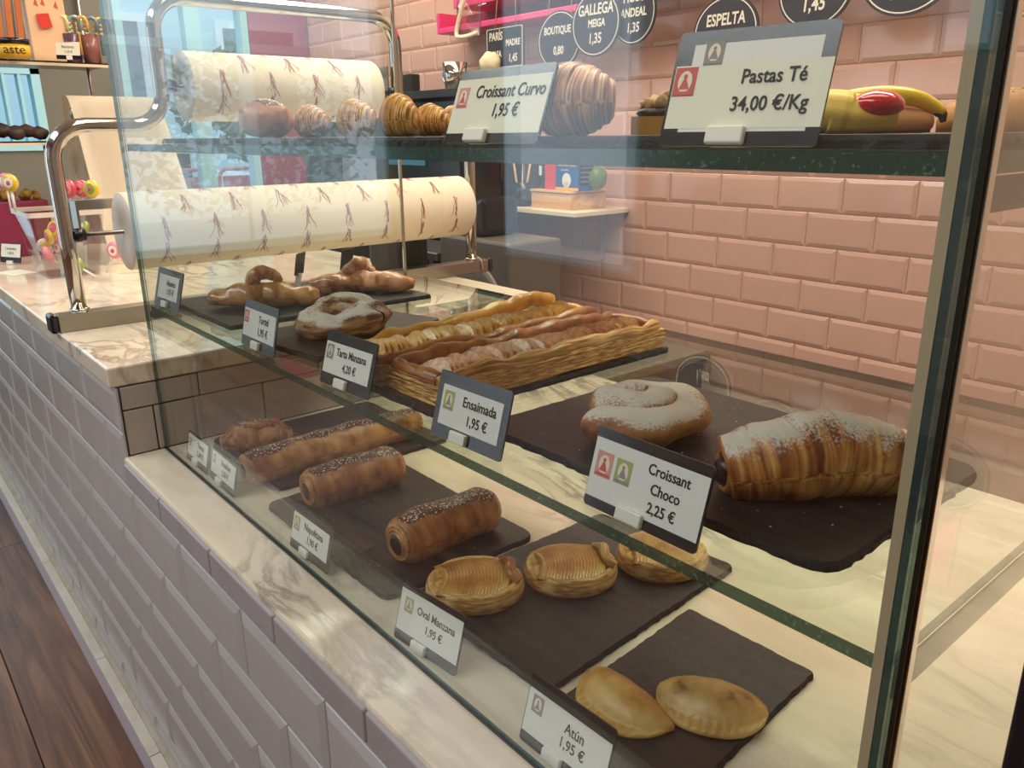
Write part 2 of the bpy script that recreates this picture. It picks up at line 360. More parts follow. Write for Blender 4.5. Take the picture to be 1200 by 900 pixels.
# ================================================================== STRUCTURE
ZL, ZU, YG, ZM, ZT, YW = -.1302, .0075, .0577, .0900, .3121, 1.8651
XL, XR, HC, HW, FZ = -.2092, .8755, .0925, .0966, -.7665
def tile_mesh(w, h, g=.0016, bev=.011, d=.006, side=.0025):
    """bevelled metro tile, centred, its face towards -Y, back at y = 0"""
    bm = bmesh.new(); w = w - g; h = h - g; b = min(bev, w * .3, h * .3)
    def ring(y, i): return [bm.verts.new((sx * (w / 2 - i), y, sz * (h / 2 - i))) for sx, sz in ((-1, -1), (1, -1), (1, 1), (-1, 1))]
    R = [ring(0, 0), ring(-side, 0), ring(-side - .0008, .0012), ring(-d, b), ring(-d - .0002, b + .0015)]
    for a, c in zip(R, R[1:]):
        for k in range(4): bm.faces.new((a[k], a[(k + 1) % 4], c[(k + 1) % 4], c[k]))
    bm.faces.new(R[-1]); bm.faces.new(R[0])
    return me_from(bm, name='tile')
# --- floor planks
floor = box('floor', -3.2, 2.2, -2.6, 1.9, FZ - .06, FZ - .012, mat('subfloor', '#2a201a', .9), kind='structure')
pm = {}
y = -2.6 - .168 + .0
k = 0
yy = -.168 - 13 * .19
while yy < 1.9:
    x = -3.2 - random.uniform(0, .9)
    while x < 2.2:
        x0, x1 = max(x, -3.2), min(x + 1.25, 2.2); y0, y1 = max(yy, -2.6), min(yy + .19, 1.9)
        if x1 - x0 > .05 and y1 - y0 > .02 and not (y0 > .03 and y0 < 1.0 and False):
            key = (round(x1 - x0, 3), round(y1 - y0, 3))
            if key not in pm:
                bm = bmesh.new(); bbox(bm, -key[0] / 2 + .0008, key[0] / 2 - .0008, -key[1] / 2 + .0008, key[1] / 2 - .0008, -.012, 0, .0012, 1); pm[key] = me_from(bm)
            link('plank', pm[key], M['wood'], floor, ((x0 + x1) / 2, (y0 + y1) / 2, FZ))
        x += 1.25
    yy += .19
# --- back wall with pink tiles
XE = -3.2
wall = box('wall_back', XE, 2.2, YW + .001, YW + .12, FZ, 1.9, M['wgrout'], kind='structure')
tm = tile_mesh(.2, HW); half = {}
r0 = -8
for r in range(-9, 7):
    z1 = .1984 - r * HW; z0 = z1 - HW
    off = 0 if r % 2 == 0 else .5
    i = math.floor((XE + .7289) / .2) - 1
    while True:
        x0 = -.7289 + (i + off) * .2; x1 = x0 + .2; i += 1
        if x0 > 1.0: break
        if x1 < XE + .01: continue
        a, b = max(x0, XE), x1
        if abs(b - a - .2) < 1e-4: me = tm
        else:
            kk = round(b - a, 3)
            if kk < .02: continue
            if kk not in half: half[kk] = tile_mesh(kk, HW)
            me = half[kk]
        link('tile', me, M['wtile'], wall, ((a + b) / 2, YW + .001, (z0 + z1) / 2))
# --- end wall with the shop window and a maroon panel
wl = bmesh.new()
for (y0, y1, z0, z1) in ((-2.6, -2.2, FZ, 1.9), (-2.2, .22, FZ, -.25), (-2.2, .22, 1.25, 1.9), (.22, .30, FZ, 1.9), (.30, .56, FZ, .27), (.30, .56, .645, 1.9), (.56, .90, FZ, 1.9), (.90, 1.53, FZ, -.3), (.90, 1.53, 1.02, 1.9), (1.53, YW + .1, FZ, 1.9)):
    bbox(wl, XE - .12, XE, y0, y1, z0, z1)
walll = link('wall_left', me_from(wl), M['wallgrey'], kind='structure')
def window(name, y0, y1, z0, z1, mull, m, tr=()):
    f = bmesh.new(); w = .035
    bbox(f, XE - .07, XE + .012, y0, y0 + w, z0, z1); bbox(f, XE - .07, XE + .012, y1 - w, y1, z0, z1)
    bbox(f, XE - .07, XE + .012, y0, y1, z0, z0 + w); bbox(f, XE - .07, XE + .012, y0, y1, z1 - w * 1.6, z1)
    o = link(name, me_from(f), m, kind='structure')
    for yc, ww in mull: box('mullion', XE - .06, XE + .010, yc - ww / 2, yc + ww / 2, z0 + w, z1 - w * 1.6, m, o)
    for zc, hh in tr: box('transom', XE - .055, XE + .008, y0 + w, y1 - w, zc - hh / 2, zc + hh / 2, m, o)
    box('pane', XE - .032, XE - .028, y0 + w, y1 - w, z0 + w, z1 - w * 1.6, M['glass'], o)
    return o
window('window_1', .90, 1.53, -.3, 1.02, ((1.255, .075),), M['cyan'], ((.30, .03),))
window('window_2', .30, .56, .27, .645, ((.36, .012), (.42, .012), (.48, .012)), M['cyan'])
window('window_3', -2.2, .22, -.25, 1.25, ((-1.4, .05), (-.6, .05)), M['cyan'], ((.75, .04),))
box('trim_1', XE, XE + .012, 1.535, YW - .012, -.3, 1.4, M['maroon'], kind='structure')
# --- shop front, right wall and ceiling (outside the frame)
wf = bmesh.new()
for (x0, x1, z0, z1) in ((XE - .12, -2.6, FZ, 1.9), (-2.6, -1.6, FZ, -.35), (-2.6, -1.6, 1.35, 1.9), (-1.6, -.34, FZ, 1.9), (-.34, -.12, FZ, .57), (-.34, -.12, 1.35, 1.9), (-.12, 2.3, FZ, 1.9)):
    bbox(wf, x0, x1, -2.72, -2.6, z0, z1)
link('wall_front', me_from(wf), M['wallpaint'], kind='structure')
for nm, x0, x1, z0, z1 in (('window_4', -2.6, -1.6, -.35, 1.35), ('window_5', -.34, -.12, .57, 1.35)):
    f = bmesh.new(); w = .02
    bbox(f, x0, x0 + w, -2.69, -2.59, z0, z1); bbox(f, x1 - w, x1, -2.69, -2.59, z0, z1); bbox(f, x0 + w, x1 - w, -2.69, -2.59, z0, z0 + w); bbox(f, x0 + w, x1 - w, -2.69, -2.59, z1 - w, z1)
    w4 = link(nm, me_from(f), M['cyan'], kind='structure')
    box('pane', x0 + w, x1 - w, -2.645, -2.64, z0 + w, z1 - w, M['glass'], w4)
box('wall_right', 2.2, 2.32, -2.72, YW + .12, FZ, 1.9, M['wallpaint'], kind='structure')
box('ceiling', XE - .12, 2.32, -2.72, YW + .12, 1.9, 2.0, M['ceil'], kind='structure')
# --- street outside the left window
def outdoors():
    box('ground', -14, XE - .13, -9, 9, FZ - .05, FZ - .01, mat('pavement', '#9fb4b8', .9, var='#8ba0a4', scale=2), kind='structure')
    leaf = [mat('hedge_leaf', '#5f8f7c', .7), mat('hedge_leaf_dark', '#3d6a5a', .7)]
    for j, (cy, cz, rx, ry, rz, lab) in enumerate(((-.3, .75, .5, .7, .45, 'blue green bush crown across the street behind the narrow window'), (2.9, .62, .5, .8, .5, 'blue green bush crown across the street behind the wide window'), (-2.6, .35, .6, 1.4, .8, 'large blue green bush across the street beside the open shopfront'))):
        t = thing('bush', lab, 'bush', (-6.2, cy, FZ - .01))
        tube('trunk', [(0, 0, 0), (.02, .01, .5), (0, 0, cz - FZ)], .05, mat('bark', '#5a4a3c', .9), t)
        bm = bmesh.new(); rnd = random.Random(j)
        for _ in range(1500):
            d = Vector((rnd.gauss(0, 1), rnd.gauss(0, 1), rnd.gauss(0, 1))).normalized() * rnd.uniform(.45, 1)
            p = Vector((d.x * rx, d.y * ry, d.z * rz + cz - FZ)); a = Vector((rnd.uniform(-1, 1), rnd.uniform(-1, 1), rnd.uniform(-1, 1))).normalized(); b = a.orthogonal().normalized()
            s = .06; vs = [bm.verts.new(p + a * s), bm.verts.new(p + b * s * .5), bm.verts.new(p - a * s), bm.verts.new(p - b * s * .5)]
            fc = bm.faces.new(vs); fc.material_index = rnd.random() < .4
        o = link('foliage', me_from(bm), leaf, t); o['kind'] = 'stuff'
    for j, cy in enumerate((1.02, 1.33, 1.64, 1.95)):
        t = thing('bike_rail', ['pink hoop rail outside the shop window, nearest the left end', 'second pink hoop rail outside the shop window', 'third pink hoop rail outside the shop window', 'last pink hoop rail outside, beside the maroon panel'][j], 'rail', (-3.75, cy, FZ - .01), group='pink hoop rails on the pavement')
        pts = [(0, -.13, 0), (0, -.13, .5), (0, -.13, .86)] + [(0, -.13 + .05 - .05 * math.cos(a), .86 + .06 * math.sin(a)) for a in (.5, 1., 1.5)] + [(0, .08, .92)] + [(0, .13 - .05 + .05 * math.sin(a), .86 + .06 * math.cos(a)) for a in (.5, 1., 1.5)] + [(0, .13, .5), (0, .13, 0)]
        tube('hoop', pts, .011, M['pinkrail'], t)
        box('panel', -.006, .006, -.105, .06, .55, .88, M['pinkrail'], t)
    t = thing('parked_van', 'white van parked across the street behind the pink rails', 'van', (-7.6, 1.6, FZ - .01))
    wm = mat('van_white', '#e8eef2', .3); bm = bmesh.new()
    bbox(bm, -.5, .5, -1.3, 1.0, .22, 1.05, .08); bbox(bm, -.5, .5, .9, 1.6, .22, .75, .08)
    link('body', me_from(bm), wm, t); box('window', .5, .512, .3, .9, .62, .95, mat('van_window', '#22303a', .1), t)
    for yc in (-.9, 1.1):
        lathe('wheel', [(0, -.09), (.2, -.09), (.22, -.05), (.22, .05), (.2, .09), (0, .09)], mat('tyre', '#202022', .8), t, 24, 'X', (.45, yc, .22))
    t = thing('street_building', 'pale blue and white building across the street', 'building', (-10.5, 1.0, FZ - .01))
    box('wall', -.5, 0, -7, 7, 0, 3.6, mat('facade', '#c9e4ec', .8), t)
    for i in range(7):
        w = box('window', 0, .04, -6.3 + i * 1.9, -5.3 + i * 1.9, 1.0, 2.6, mat('facade_frame', '#f0f4f4', .6), t)
        box('pane', .041, .05, -6.2 + i * 1.9, -5.4 + i * 1.9, 1.1, 2.5, mat('facade_glass', '#5b7c88', .1), w)
outdoors()

# ================================================================== COUNTER
counter = thing('tiled_counter', 'long lilac grey tiled counter with two marble tops under the glass case', 'counter', (0, 0, FZ))
cz = -FZ
bm = bmesh.new()
bbox(bm, -3.1, XL - .0062, .0, .80, FZ + cz, ZU - .031 + cz); bbox(bm, XL - .006, 1.6, .0, .81, FZ + cz, ZL - .041 + cz)
link('carcass', me_from(bm), M['cgrout'], counter)
halfs = {}
tm = tile_mesh(.2, HC)
for r in range(0, 8):
    z1 = -r * HC; z0 = z1 - HC
    if r == 0: z1 = -.0235
    if r == 7: z0 = -.70
    for i in range(-16, 9):
        x0 = (i + (0 if r % 2 == 0 else .5)) * .2; x1 = x0 + .2
        lim = XL + .0015 if r < 2 else 1.6
        if x0 > lim - .01: continue
        x0 = max(x0, -3.1); x1 = min(x1, lim); w = round(x1 - x0, 4); h = round(z1 - z0, 4)
        if w < .015: continue
        if (w, h) not in halfs: halfs[(w, h)] = tile_mesh(w, h)
        link('tile', halfs[(w, h)], M['ctile'], counter, ((x0 + x1) / 2, 0, (z0 + z1) / 2 + cz))
# end face of the raised part (faces +X)
def end_tile(y0, y1, z0, z1):
    key = ('e', round(y1 - y0, 4), round(z1 - z0, 4))
    if key not in halfs:
        bm = bmesh.new(); w, h = key[1] - .0022, key[2] - .0022
        bbox(bm, -w / 2, w / 2, -.004, 0, -h / 2, h / 2, .001, 1); halfs[key] = me_from(bm)
    o = link('end_tile', halfs[key], M['etile'], counter, (XL - .0056, (y0 + y1) / 2, (z0 + z1) / 2 + cz), (0, 0, PI / 2))
for (a, b) in ((.002, .115), (.115, .315), (.315, .515), (.515, .715), (.715, .80)): end_tile(a, b, -.060, -.0235)
for (a, b) in ((.002, .045), (.045, .215), (.215, .415), (.415, .615), (.615, .80)): end_tile(a, b, ZL, -.060)
# marble tops
box('marble_top', XL - .005, 1.6, -.006, .815, ZL - .030 + cz, ZL + cz, M['marble'], counter, .004)
box('raised_marble_top', -3.1, XL - .0008, -.010, .815, ZU - .030 + cz, ZU + cz, M['marble_up'], counter, .003)
xs = [-.205, -.045, .135, .31, .49, .67, .86, 1.05, 1.24, 1.42, 1.6]
for a, b in zip(xs, xs[1:]): box('edge_trim', a + .0006, b - .0006, -.010, .001, ZL - .042 + cz, ZL - .006 + cz, M['trimstone'], counter, .0035, 3)
xs = [-3.1 + .42 * i for i in range(7)] + [XL + .002]
# baseboard: outer board and a cream ledge, cracked in lengths
box('baseboard_front', -3.1, 1.6, -.030, .0, FZ, -.705, M['base'], kind='structure')
xs = [-3.1, -2.3, -1.62, -1.13, -.62, -.27, .25, .9, 1.6]
bb = bpy.data.objects['baseboard_front']
for a, b in zip(xs, xs[1:]): box('ledge_strip', a + .001, b - .001, -.031, -.012, -.705, -.698, M['basetop'], bb, .001, 1)
box('grout_strip', -3.1, 1.6, -.0118, .001, -.705, -.697, mat('old_sealant', '#8f8674', .8, var='#c8c2ae', scale=30), bb, .001, 1)

# ================================================================== GLASS CASE
case = thing('display_case', 'glass pastry case with two green edged shelves standing on the marble counter', 'display case', (0, 0, ZL))
cz = -ZL
def glass_box(name, x0, x1, y0, y1, z0, z1, mg, medge, thin, parent=case):
    bm = bmesh.new(); bbox(bm, x0, x1, y0, y1, z0 + cz, z1 + cz); bmesh.ops.recalc_face_normals(bm, faces=bm.faces)
    for f in bm.faces:
        f.material_index = 0 if abs(f.normal['XYZ'.index(thin)]) > .5 else 1
    return link(name, me_from(bm), [mg, medge], parent)
CT = .62
glass_box('front_pane', XL, XR - .0005, YG - .005, YG, ZL + .0005, CT, M['glass'], M['edge2'], 'Y')
glass_box('side_pane', XL, XL + .005, YG + .001, .495, ZU + .0005, CT, M['glass'], M['edge2'], 'X')
glass_box('side_pane', XR - .005, XR, YG + .001, .495, ZL + .0005, CT, M['glass'], M['edge2'], 'X')
glass_box('middle_shelf', XL + .006, XR - .009, YG + .0025, .488, ZM - .008, ZM, M['glassshelf'], M['edge'], 'Z')
glass_box('upper_shelf', XL + .006, XR - .009, YG + .0025, .488, ZT - .009, ZT, M['glassshelf'], M['edge'], 'Z')
glass_box('top_pane', XL, XR, YG - .005, .495, CT, CT + .006, M['glass'], M['edge2'], 'Z')
box('corner_seal', XR - .0140, XR - .0092, YG + .0003, YG + .0022, ZL + .001 + cz, CT - .001 + cz, M['seal'], case)
box('corner_edge', XR - .0090, XR - .0054, YG + .0003, YG + .0020, ZL + .001 + cz, CT - .001 + cz, M['edge2'], case)
box('corner_bead', XR - .0005, XR + .0016, YG - .0058, YG + .0035, ZL + .001 + cz, CT + cz, M['sealdark'], case)
box('corner_bead', XR + .0018, XR + .0030, YG - .003, YG + .002, ZL + .001 + cz, CT + cz, M['chrome'], case)
box('shelf_side_band', XR - .0088, XR - .0072, YG + .012, .485, ZM - .026 + cz, ZM - .0085 + cz, M['rail'], case)  # olive band added below the shelf's side edge to make it look deeper
box('shelf_side_band', XR - .0088, XR - .0072, YG + .012, .485, ZT - .024 + cz, ZT - .0095 + cz, M['rail'], case)
box('base_seal', XL, XR, YG - .0064, YG - .0051, ZL + .0002 + cz, ZL + .003 + cz, M['sealdark'], case)
box('bracket', XL + .0005, XL + .020, YG + .0005, YG + .02, ZM - .017 + cz, ZM - .0082 + cz, M['sealdark'], case, .001)
box('back_edge_strip', XL + .0055, XL + .0085, .489, .494, ZU + .002 + cz, CT - .001 + cz, M['chrome'], case)
box('back_rail', XL + .006, XR - .009, .489, .4925, ZM - .004 + cz, ZM + cz - .001, M['chrome'], case)
# dark post of the neighbouring case at the right edge
t = thing('black_frame_post', 'tall black frame post with grey panel at the right edge', 'post', (.930, .075, ZL))
box('post', -.013, .007, -.012, .012, .0005, .62, M['black'], t, .002)
box('side_panel', .008, .22, -.003, .003, .0005, .62, mat('post_panel', '#57504c', .3), t)
# ================================================================== SLATES
def slate(label, pts, z, group, h=.006, rad=.004, rough=.0007, seed=1):
    cx = sum(p[0] for p in pts) / len(pts); cy = sum(p[1] for p in pts) / len(pts)
    rnd = random.Random(seed); out = []
    n = len(pts)
    for i in range(n):
        a = Vector(pts[i - 1]); b = Vector(pts[i]); c = Vector(pts[(i + 1) % n])
        u = (a - b).normalized(); v = (c - b).normalized()
        p0 = b + u * rad; p1 = b + v * rad
        for k in range(5):
            t = k / 4; out.append((p0 * (1 - t) ** 2 + b * 2 * t * (1 - t) + p1 * t * t))
        L = (c - b).length - 2 * rad; m = max(2, int(L / .006))
        for k in range(1, m): out.append(p1 + v * L * k / m + Vector((rnd.uniform(-1, 1), rnd.uniform(-1, 1))) * rough)
    bm = bmesh.new()
    A = [bm.verts.new((p.x - cx + rnd.uniform(-1, 1) * rough, p.y - cy + rnd.uniform(-1, 1) * rough, 0)) for p in out]
    Bm = [bm.verts.new((p.x - cx, p.y - cy, h * .6)) for p in out]
    c0 = Vector((cx, cy))
    Tm = [bm.verts.new(((p + (c0 - p).normalized() * (.0012 + rnd.uniform(0, 1) * rough)).x - cx, (p + (c0 - p).normalized() * .0012).y - cy, h)) for p in out]
    N = len(out)
    fs = []
    bm.faces.new(A); bm.faces.new(Tm)
    for i in range(N):
        j = (i + 1) % N; fs.append(bm.faces.new((A[i], A[j], Bm[j], Bm[i]))); fs.append(bm.faces.new((Bm[i], Bm[j], Tm[j], Tm[i])))
    for f_ in fs: f_.material_index = 1
    return link('slate_tray', me_from(bm), [M['slate'], M['slate_edge']], None, (cx, cy, z + .0004), label=label, cat='tray', group=group)
def rect(x0, x1, y0, y1): return [(x0, y0), (x1, y0), (x1, y1), (x0, y1)]
gm = 'slate trays on the middle shelf'; gl = 'slate trays on the marble base'; gt = 'slate trays on the upper shelf'
slate('dark slate tray under the two glossy glazed pastries on the middle shelf', rect(-.19, .030, .085, .388), ZM, gm, seed=1)
slate('dark slate tray under the sugar dusted ring pastry', [(.085, .078), (.238, .098), (.172, .306), (.062, .275)], ZM, gm, seed=2, rad=.010)
slate('dark slate tray under the two long apple tarts', [(.262, .088), (.462, .090), (.458, .408), (.268, .408)], ZM, gm, seed=3)
slate('large round cornered slate tray under the spiral bun and the chocolate croissant', rect(.512, .815, .103, .312), ZM, gm, seed=4, rad=.022)
slate('slate tray under the long seeded roll, at the back of the marble base', rect(-.185, .055, .115, .392), ZL, gl, seed=5, rad=.012)
slate('slate tray under the two short chocolate filled rolls', rect(.085, .374, .083, .286), ZL, gl, seed=6, rad=.016)
slate('slate tray under the three oval apple pastries', [(.383, .105), (.583, .112), (.566, .402), (.384, .385)], ZL, gl, seed=7, rad=.010)
slate('slate tray under the two half moon pasties', [(.598, .088), (.730, .092), (.716, .303), (.584, .300)], ZL, gl, seed=8)
for j, (x0, x1, y0, y1, lab) in enumerate(((-.185, .065, .10, .30, 'slate tray at the left end of the upper shelf, beside the chocolate bun'), (.075, .305, .095, .36, 'slate tray on the upper shelf under the row of small croissants'), (.315, .565, .10, .33, 'slate tray on the upper shelf behind the tag reading Croissant Curvo'), (.572, .700, .085, .33, 'slate tray on the upper shelf under the big curved croissant'), (.707, .845, .085, .33, 'slate tray on the upper shelf under the yellow tea biscuits'))):
    slate(lab, rect(x0, x1, y0, y1), ZT, gt, h=.0062, seed=20 + j, rough=.0012)
SM, SL_, ST = ZM + .0066, ZL + .0066, ZT + .0068

# ================================================================== PASTRY BUILDERS
def sweep(name, path, rad, m, parent=None, nseg=60, nring=28, flat=.0, zsq=1., noise_a=0., noise_f=60., closed=False, endcap=True, uvs=1., seed=0, dispf=None, loc=(0, 0, 0), rot=(0, 0, 0), **k):
    """body swept along path (resampled), rad(t, a) gives the radius; z is floored at `flat`"""
    P = [Vector(p) for p in path]; L = [0]
    for a, b in zip(P, P[1:]): L.append(L[-1] + (b - a).length)
    def at(t):
        s = t * L[-1]
        for i in range(len(P) - 1):
            if s <= L[i + 1] + 1e-12: return P[i].lerp(P[i + 1], (s - L[i]) / max(1e-9, L[i + 1] - L[i]))
        return P[-1]
    bm = bmesh.new(); uvl = bm.loops.layers.uv.new('uv'); rings = []; uv = {}
    for i in range(nseg + 1):
        t = i / nseg; p = at(t); e = .004
        tg = (at(min(1, t + e)) - at(max(0, t - e))).normalized()
        s = tg.cross(Vector((0, 0, 1))).normalized(); up = s.cross(tg).normalized(); rg = []
        for j in range(nring):
            a = 2 * PI * j / nring; r = rad(t, a)
            d = s * math.cos(a) + up * math.sin(a) * zsq; q = p + d * r
            if noise_a: q += d * noise.noise(q * noise_f + Vector((seed * 7.3, 0, 0))) * noise_a
            if dispf: q = dispf(q, t, a)
            q.z = max(q.z, flat + .0003 * math.sin(j * 2.1 + i))
            v = bm.verts.new(q); uv[v] = (t * uvs, j / nring); rg.append(v)
        rings.append(rg)
    for a, b in zip(rings, rings[1:]):
        for j in range(nring): bm.faces.new((a[j], a[(j + 1) % nring], b[(j + 1) % nring], b[j]))
    if endcap:
        for rg in (rings[0], rings[-1]):
            c = sum((v.co for v in rg), Vector()) / nring; cv = bm.verts.new(c); uv[cv] = (uv[rg[0]][0], .5)
            for j in range(nring): bm.faces.new((rg[j], rg[(j + 1) % nring], cv))
    for f_ in bm.faces:
        for lp in f_.loops: lp[uvl].uv = uv[lp.vert]
    return link(name, me_from(bm, True), m, parent, loc, rot, **k)
def crescent(R, ang, n=24, z=0):
    return [(R * math.sin(a), R * (1 - math.cos(a)), z) for a in [(-ang + 2 * ang * i / n) for i in range(n + 1)]]
def cro_rad(R, bands=5, tip=.30, step=.07, tw=.35):
    def f_(t, a):
        s = 1 - abs(2 * t - 1)                      # 0 tips .. 1 middle
        base = tip + (1 - tip) * math.sin(min(1, s * 1.02) * PI / 2) ** .85
        ph = s * bands + tw * math.sin(a) ; fr = ph - math.floor(ph)
        st = (1 - math.exp(-fr * 9)) * math.exp(-fr * 1.1)
        ends = min(1, s / .03) ** .5 if s < .03 else 1
        return R * (base * (1 - step) + step * st * 1.5) * (.25 + .75 * ends)
    return f_
def croissant(label, loc, yaw, R=.020, curve=.030, ang=1.1, m='cro', cat='croissant', group=None, bands=5, step=.12, nseg=110, zsq=1.05, seed=0, tip=.3):
    return sweep('croissant', crescent(curve, ang, 30, R * .86), cro_rad(R, bands, tip, step), M[m], None, nseg, 30, 0, zsq, noise_a=.0014, noise_f=90, seed=seed, loc=loc, rot=(0, 0, yaw), label=label, cat=cat, group=group)
def blob(bm, c, r, n=2, sq=(1, 1, 1), amp=.15, f=60, seed=0):
    v = bmesh.ops.create_icosphere(bm, subdivisions=n, radius=1)['verts']
    for x in v:
        d = x.co.normalized(); k = 1 + amp * noise.noise(d * 2.2 + Vector((seed * 3.1, seed, 0)))
        x.co = Vector((d.x * r * sq[0] * k + c[0], d.y * r * sq[1] * k + c[1], d.z * r * sq[2] * k + c[2]))

# ---------------- upper shelf
z = ST
t = thing('chocolate_bun', 'pale chocolate filled bun at the far left of the upper shelf', 'pastry', (.106, .124, z))
sweep('bun', [(-.020, -.018, .019), (0, 0, .020), (.020, .018, .019)], lambda t, a: .020 * (math.sin(PI * (.06 + .88 * t)) ** .35), M['chocobun'], t, 40, 26, 0, 1.05, noise_a=.002, noise_f=60)
gsm = 'small croissants in a row on the upper shelf'
croissant('small croissant standing right beside the pale chocolate bun', (.122, .170, z), -.25, .0185, .030, 1.0, 'cropale', group=gsm, seed=1)
croissant('small golden croissant, second in the upper row from the chocolate bun', (.174, .198, z), -.15, .0208, .030, 1.0, group=gsm, seed=2)
croissant('tallest small golden croissant, third in the upper row, with a raised ridge', (.206, .234, z), -.30, .0215, .030, 1.0, group=gsm, seed=3, zsq=1.25)
croissant('small croissant, fourth in the upper row, partly behind the tallest one', (.185, .290, z), -.2, .0190, .030, 1.0, group=gsm, seed=4)
croissant('small croissant half hidden behind the tag reading Croissant Curvo', (.160, .345, z), -.2, .0190, .030, 1.0, 'cropale', group=gsm, seed=5)
croissant('big glossy curved croissant behind the tag reading Croissant Curvo', (.6085, .106, z), -.15, .0242, .030, 1.05, 'crobig', group=None, bands=6, step=.085, nseg=150, seed=6, tip=.4, zsq=.98)
# walnut biscuit
t = thing('walnut_biscuit', 'square golden biscuit topped with chocolate cream and walnut', 'biscuit', (.652, .142, z), (0, 0, .62))
bm = bmesh.new()
P_ = rrect(.034, .026, .004, 3); sc = [(x * (1 + .03 * math.sin(i * 2.4)), y * (1 + .03 * math.sin(i * 2.4))) for i, (x, y) in enumerate(P_)]
poly_slab('base', sc, 0, .011, mat('biscuit_gold', '#d29a3c', .6, var='#b87f2c', scale=60, bump=.4), t, 'XY')
lathe('cream', [(0, .011), (.0125, .0112), (.014, .013), (.012, .0155), (0, .0165)], M['choc'], t, 20, sx=1.1, sy=.85)
bm = bmesh.new()
for j, (x, y, zz, r) in enumerate(((-.005, 0, .019, .0055), (.004, .003, .0205, .006), (.001, -.005, .019, .005), (.008, -.002, .018, .0045), (-.009, .003, .0175, .004))): blob(bm, (x, y, zz), r, 2, (1, 1, .9), .9, seed=j)
link('walnut', me_from(bm, True), mat('walnut', '#c9a36c', .6, var='#a87f4a', scale=120), t)
ylw = mat('biscuit_yellow', '#f6d66a', .55, var='#e2b240', scale=30)
# shell biscuit with cherry
t = thing('cherry_biscuit', 'pale yellow piped biscuit with a glossy red cherry half', 'biscuit', (.754, .185, z), (0, 0, .62))
sweep('base', [(-.026, 0, .010), (-.012, 0, .0115), (0, 0, .009), (.012, 0, .009), (.024, 0, .0085)], lambda t, a: (.0135 if t < .45 else .0125) * (math.sin(PI * (.05 + .90 * t)) ** .3) * (1 + .05 * math.cos(a * 8)), ylw, t, 30, 24, 0, .95)
bm = bmesh.new(); blob(bm, (.013, -.003, .0150), .0118, 3, (1.2, 1.0, .70), .05); link('cherry', me_from(bm, True), mat('cherry', '#d0141c', .12, coat=.6), t)
# banana shaped biscuit
t = thing('banana_biscuit', 'long yellow glazed banana shaped biscuit with a dark chocolate tip', 'biscuit', (.744, .247, z), (0, 0, .78))
sweep('sponge', [(-.028, 0, .006), (.028, 0, .006)], lambda t, a: .010 * min(1, (math.sin(PI * t) + .02)) ** .2, mat('sponge', '#c9925a', .7, var='#b47a44', scale=50), t, 20, 16, 0, .9)
sweep('glaze', catmull([(-.036, 0, .019), (-.02, 0, .0215), (0, 0, .0225), (.018, 0, .020), (.034, 0, .012)], 6), lambda t, a: .0068 * (math.sin(PI * (.08 + .84 * t)) ** .4), mat('yellow_glaze', '#f4cc10', .25, coat=.5), t, 40, 18, 0, .8)
sweep('tip', [(.031, 0, .0135), (.034, 0, .0105), (.035, 0, .006)], lambda t, a: .0042 * (1 - .6 * t), M['choc'], t, 8, 12)
def nutty(label, loc, r, h, m1, seed, group=None, n=90):
    t = thing('almond_biscuit', label, 'biscuit', loc)
    lathe('base', [(0, 0), (r, 0), (r * 1.02, h * .3), (r * .85, h * .7), (r * .4, h * .96), (0, h)], m1, t, 28)
    bm = bmesh.new(); rnd = random.Random(seed)
    for _ in range(n):
        a = rnd.uniform(0, 2 * PI); q = rnd.uniform(0, 1) ** .5; x, y = r * .92 * q * math.cos(a), r * .92 * q * math.sin(a)
        zz = h * (1 - .62 * q ** 2.4); d = Vector((x * 1.5 / r, y * 1.5 / r, 1)).normalized(); u = d.orthogonal().normalized(); u.rotate(Matrix.Rotation(rnd.uniform(0, 6.3), 3, d)); w = d.cross(u)
        c = Vector((x, y, zz)); s = r * .13
        vs = [c + u * s + d * .0006, c + w * s * .5 + d * .0012, c - u * s + d * .0006, c - w * s * .5 + d * .0004, c - d * .0005]
        vv = [bm.verts.new(q_) for q_ in vs]
        bm.faces.new(vv[:4])
        for i in range(4): bm.faces.new((vv[i], vv[(i + 1) % 4], vv[4]))
    o = link('almonds', me_from(bm), mat('almond', '#e0b45c', .6, var='#c28a3a', scale=80), t); o['kind'] = 'stuff'
mnut = mat('nut_base', '#cf9440', .6, var='#a86a2a', scale=60)
nutty('small almond crusted biscuit behind the lemon yellow cherry biscuit', (.716, .250, z), .015, .019, mnut, 1)
nutty('brown domed almond biscuit rising behind the banana shaped biscuit', (.727, .300, z), .021, .026, mat('nut_base_brown', '#b5703c', .6, var='#95562a', scale=60), 2)
nutty('pale almond crusted biscuit at the right end of the upper shelf, behind the glass corner', (.775, .302, z), .021, .022, mnut, 3)
nutty('golden almond biscuit seen through the right side pane', (.806, .272, z), .019, .024, mnut, 4)

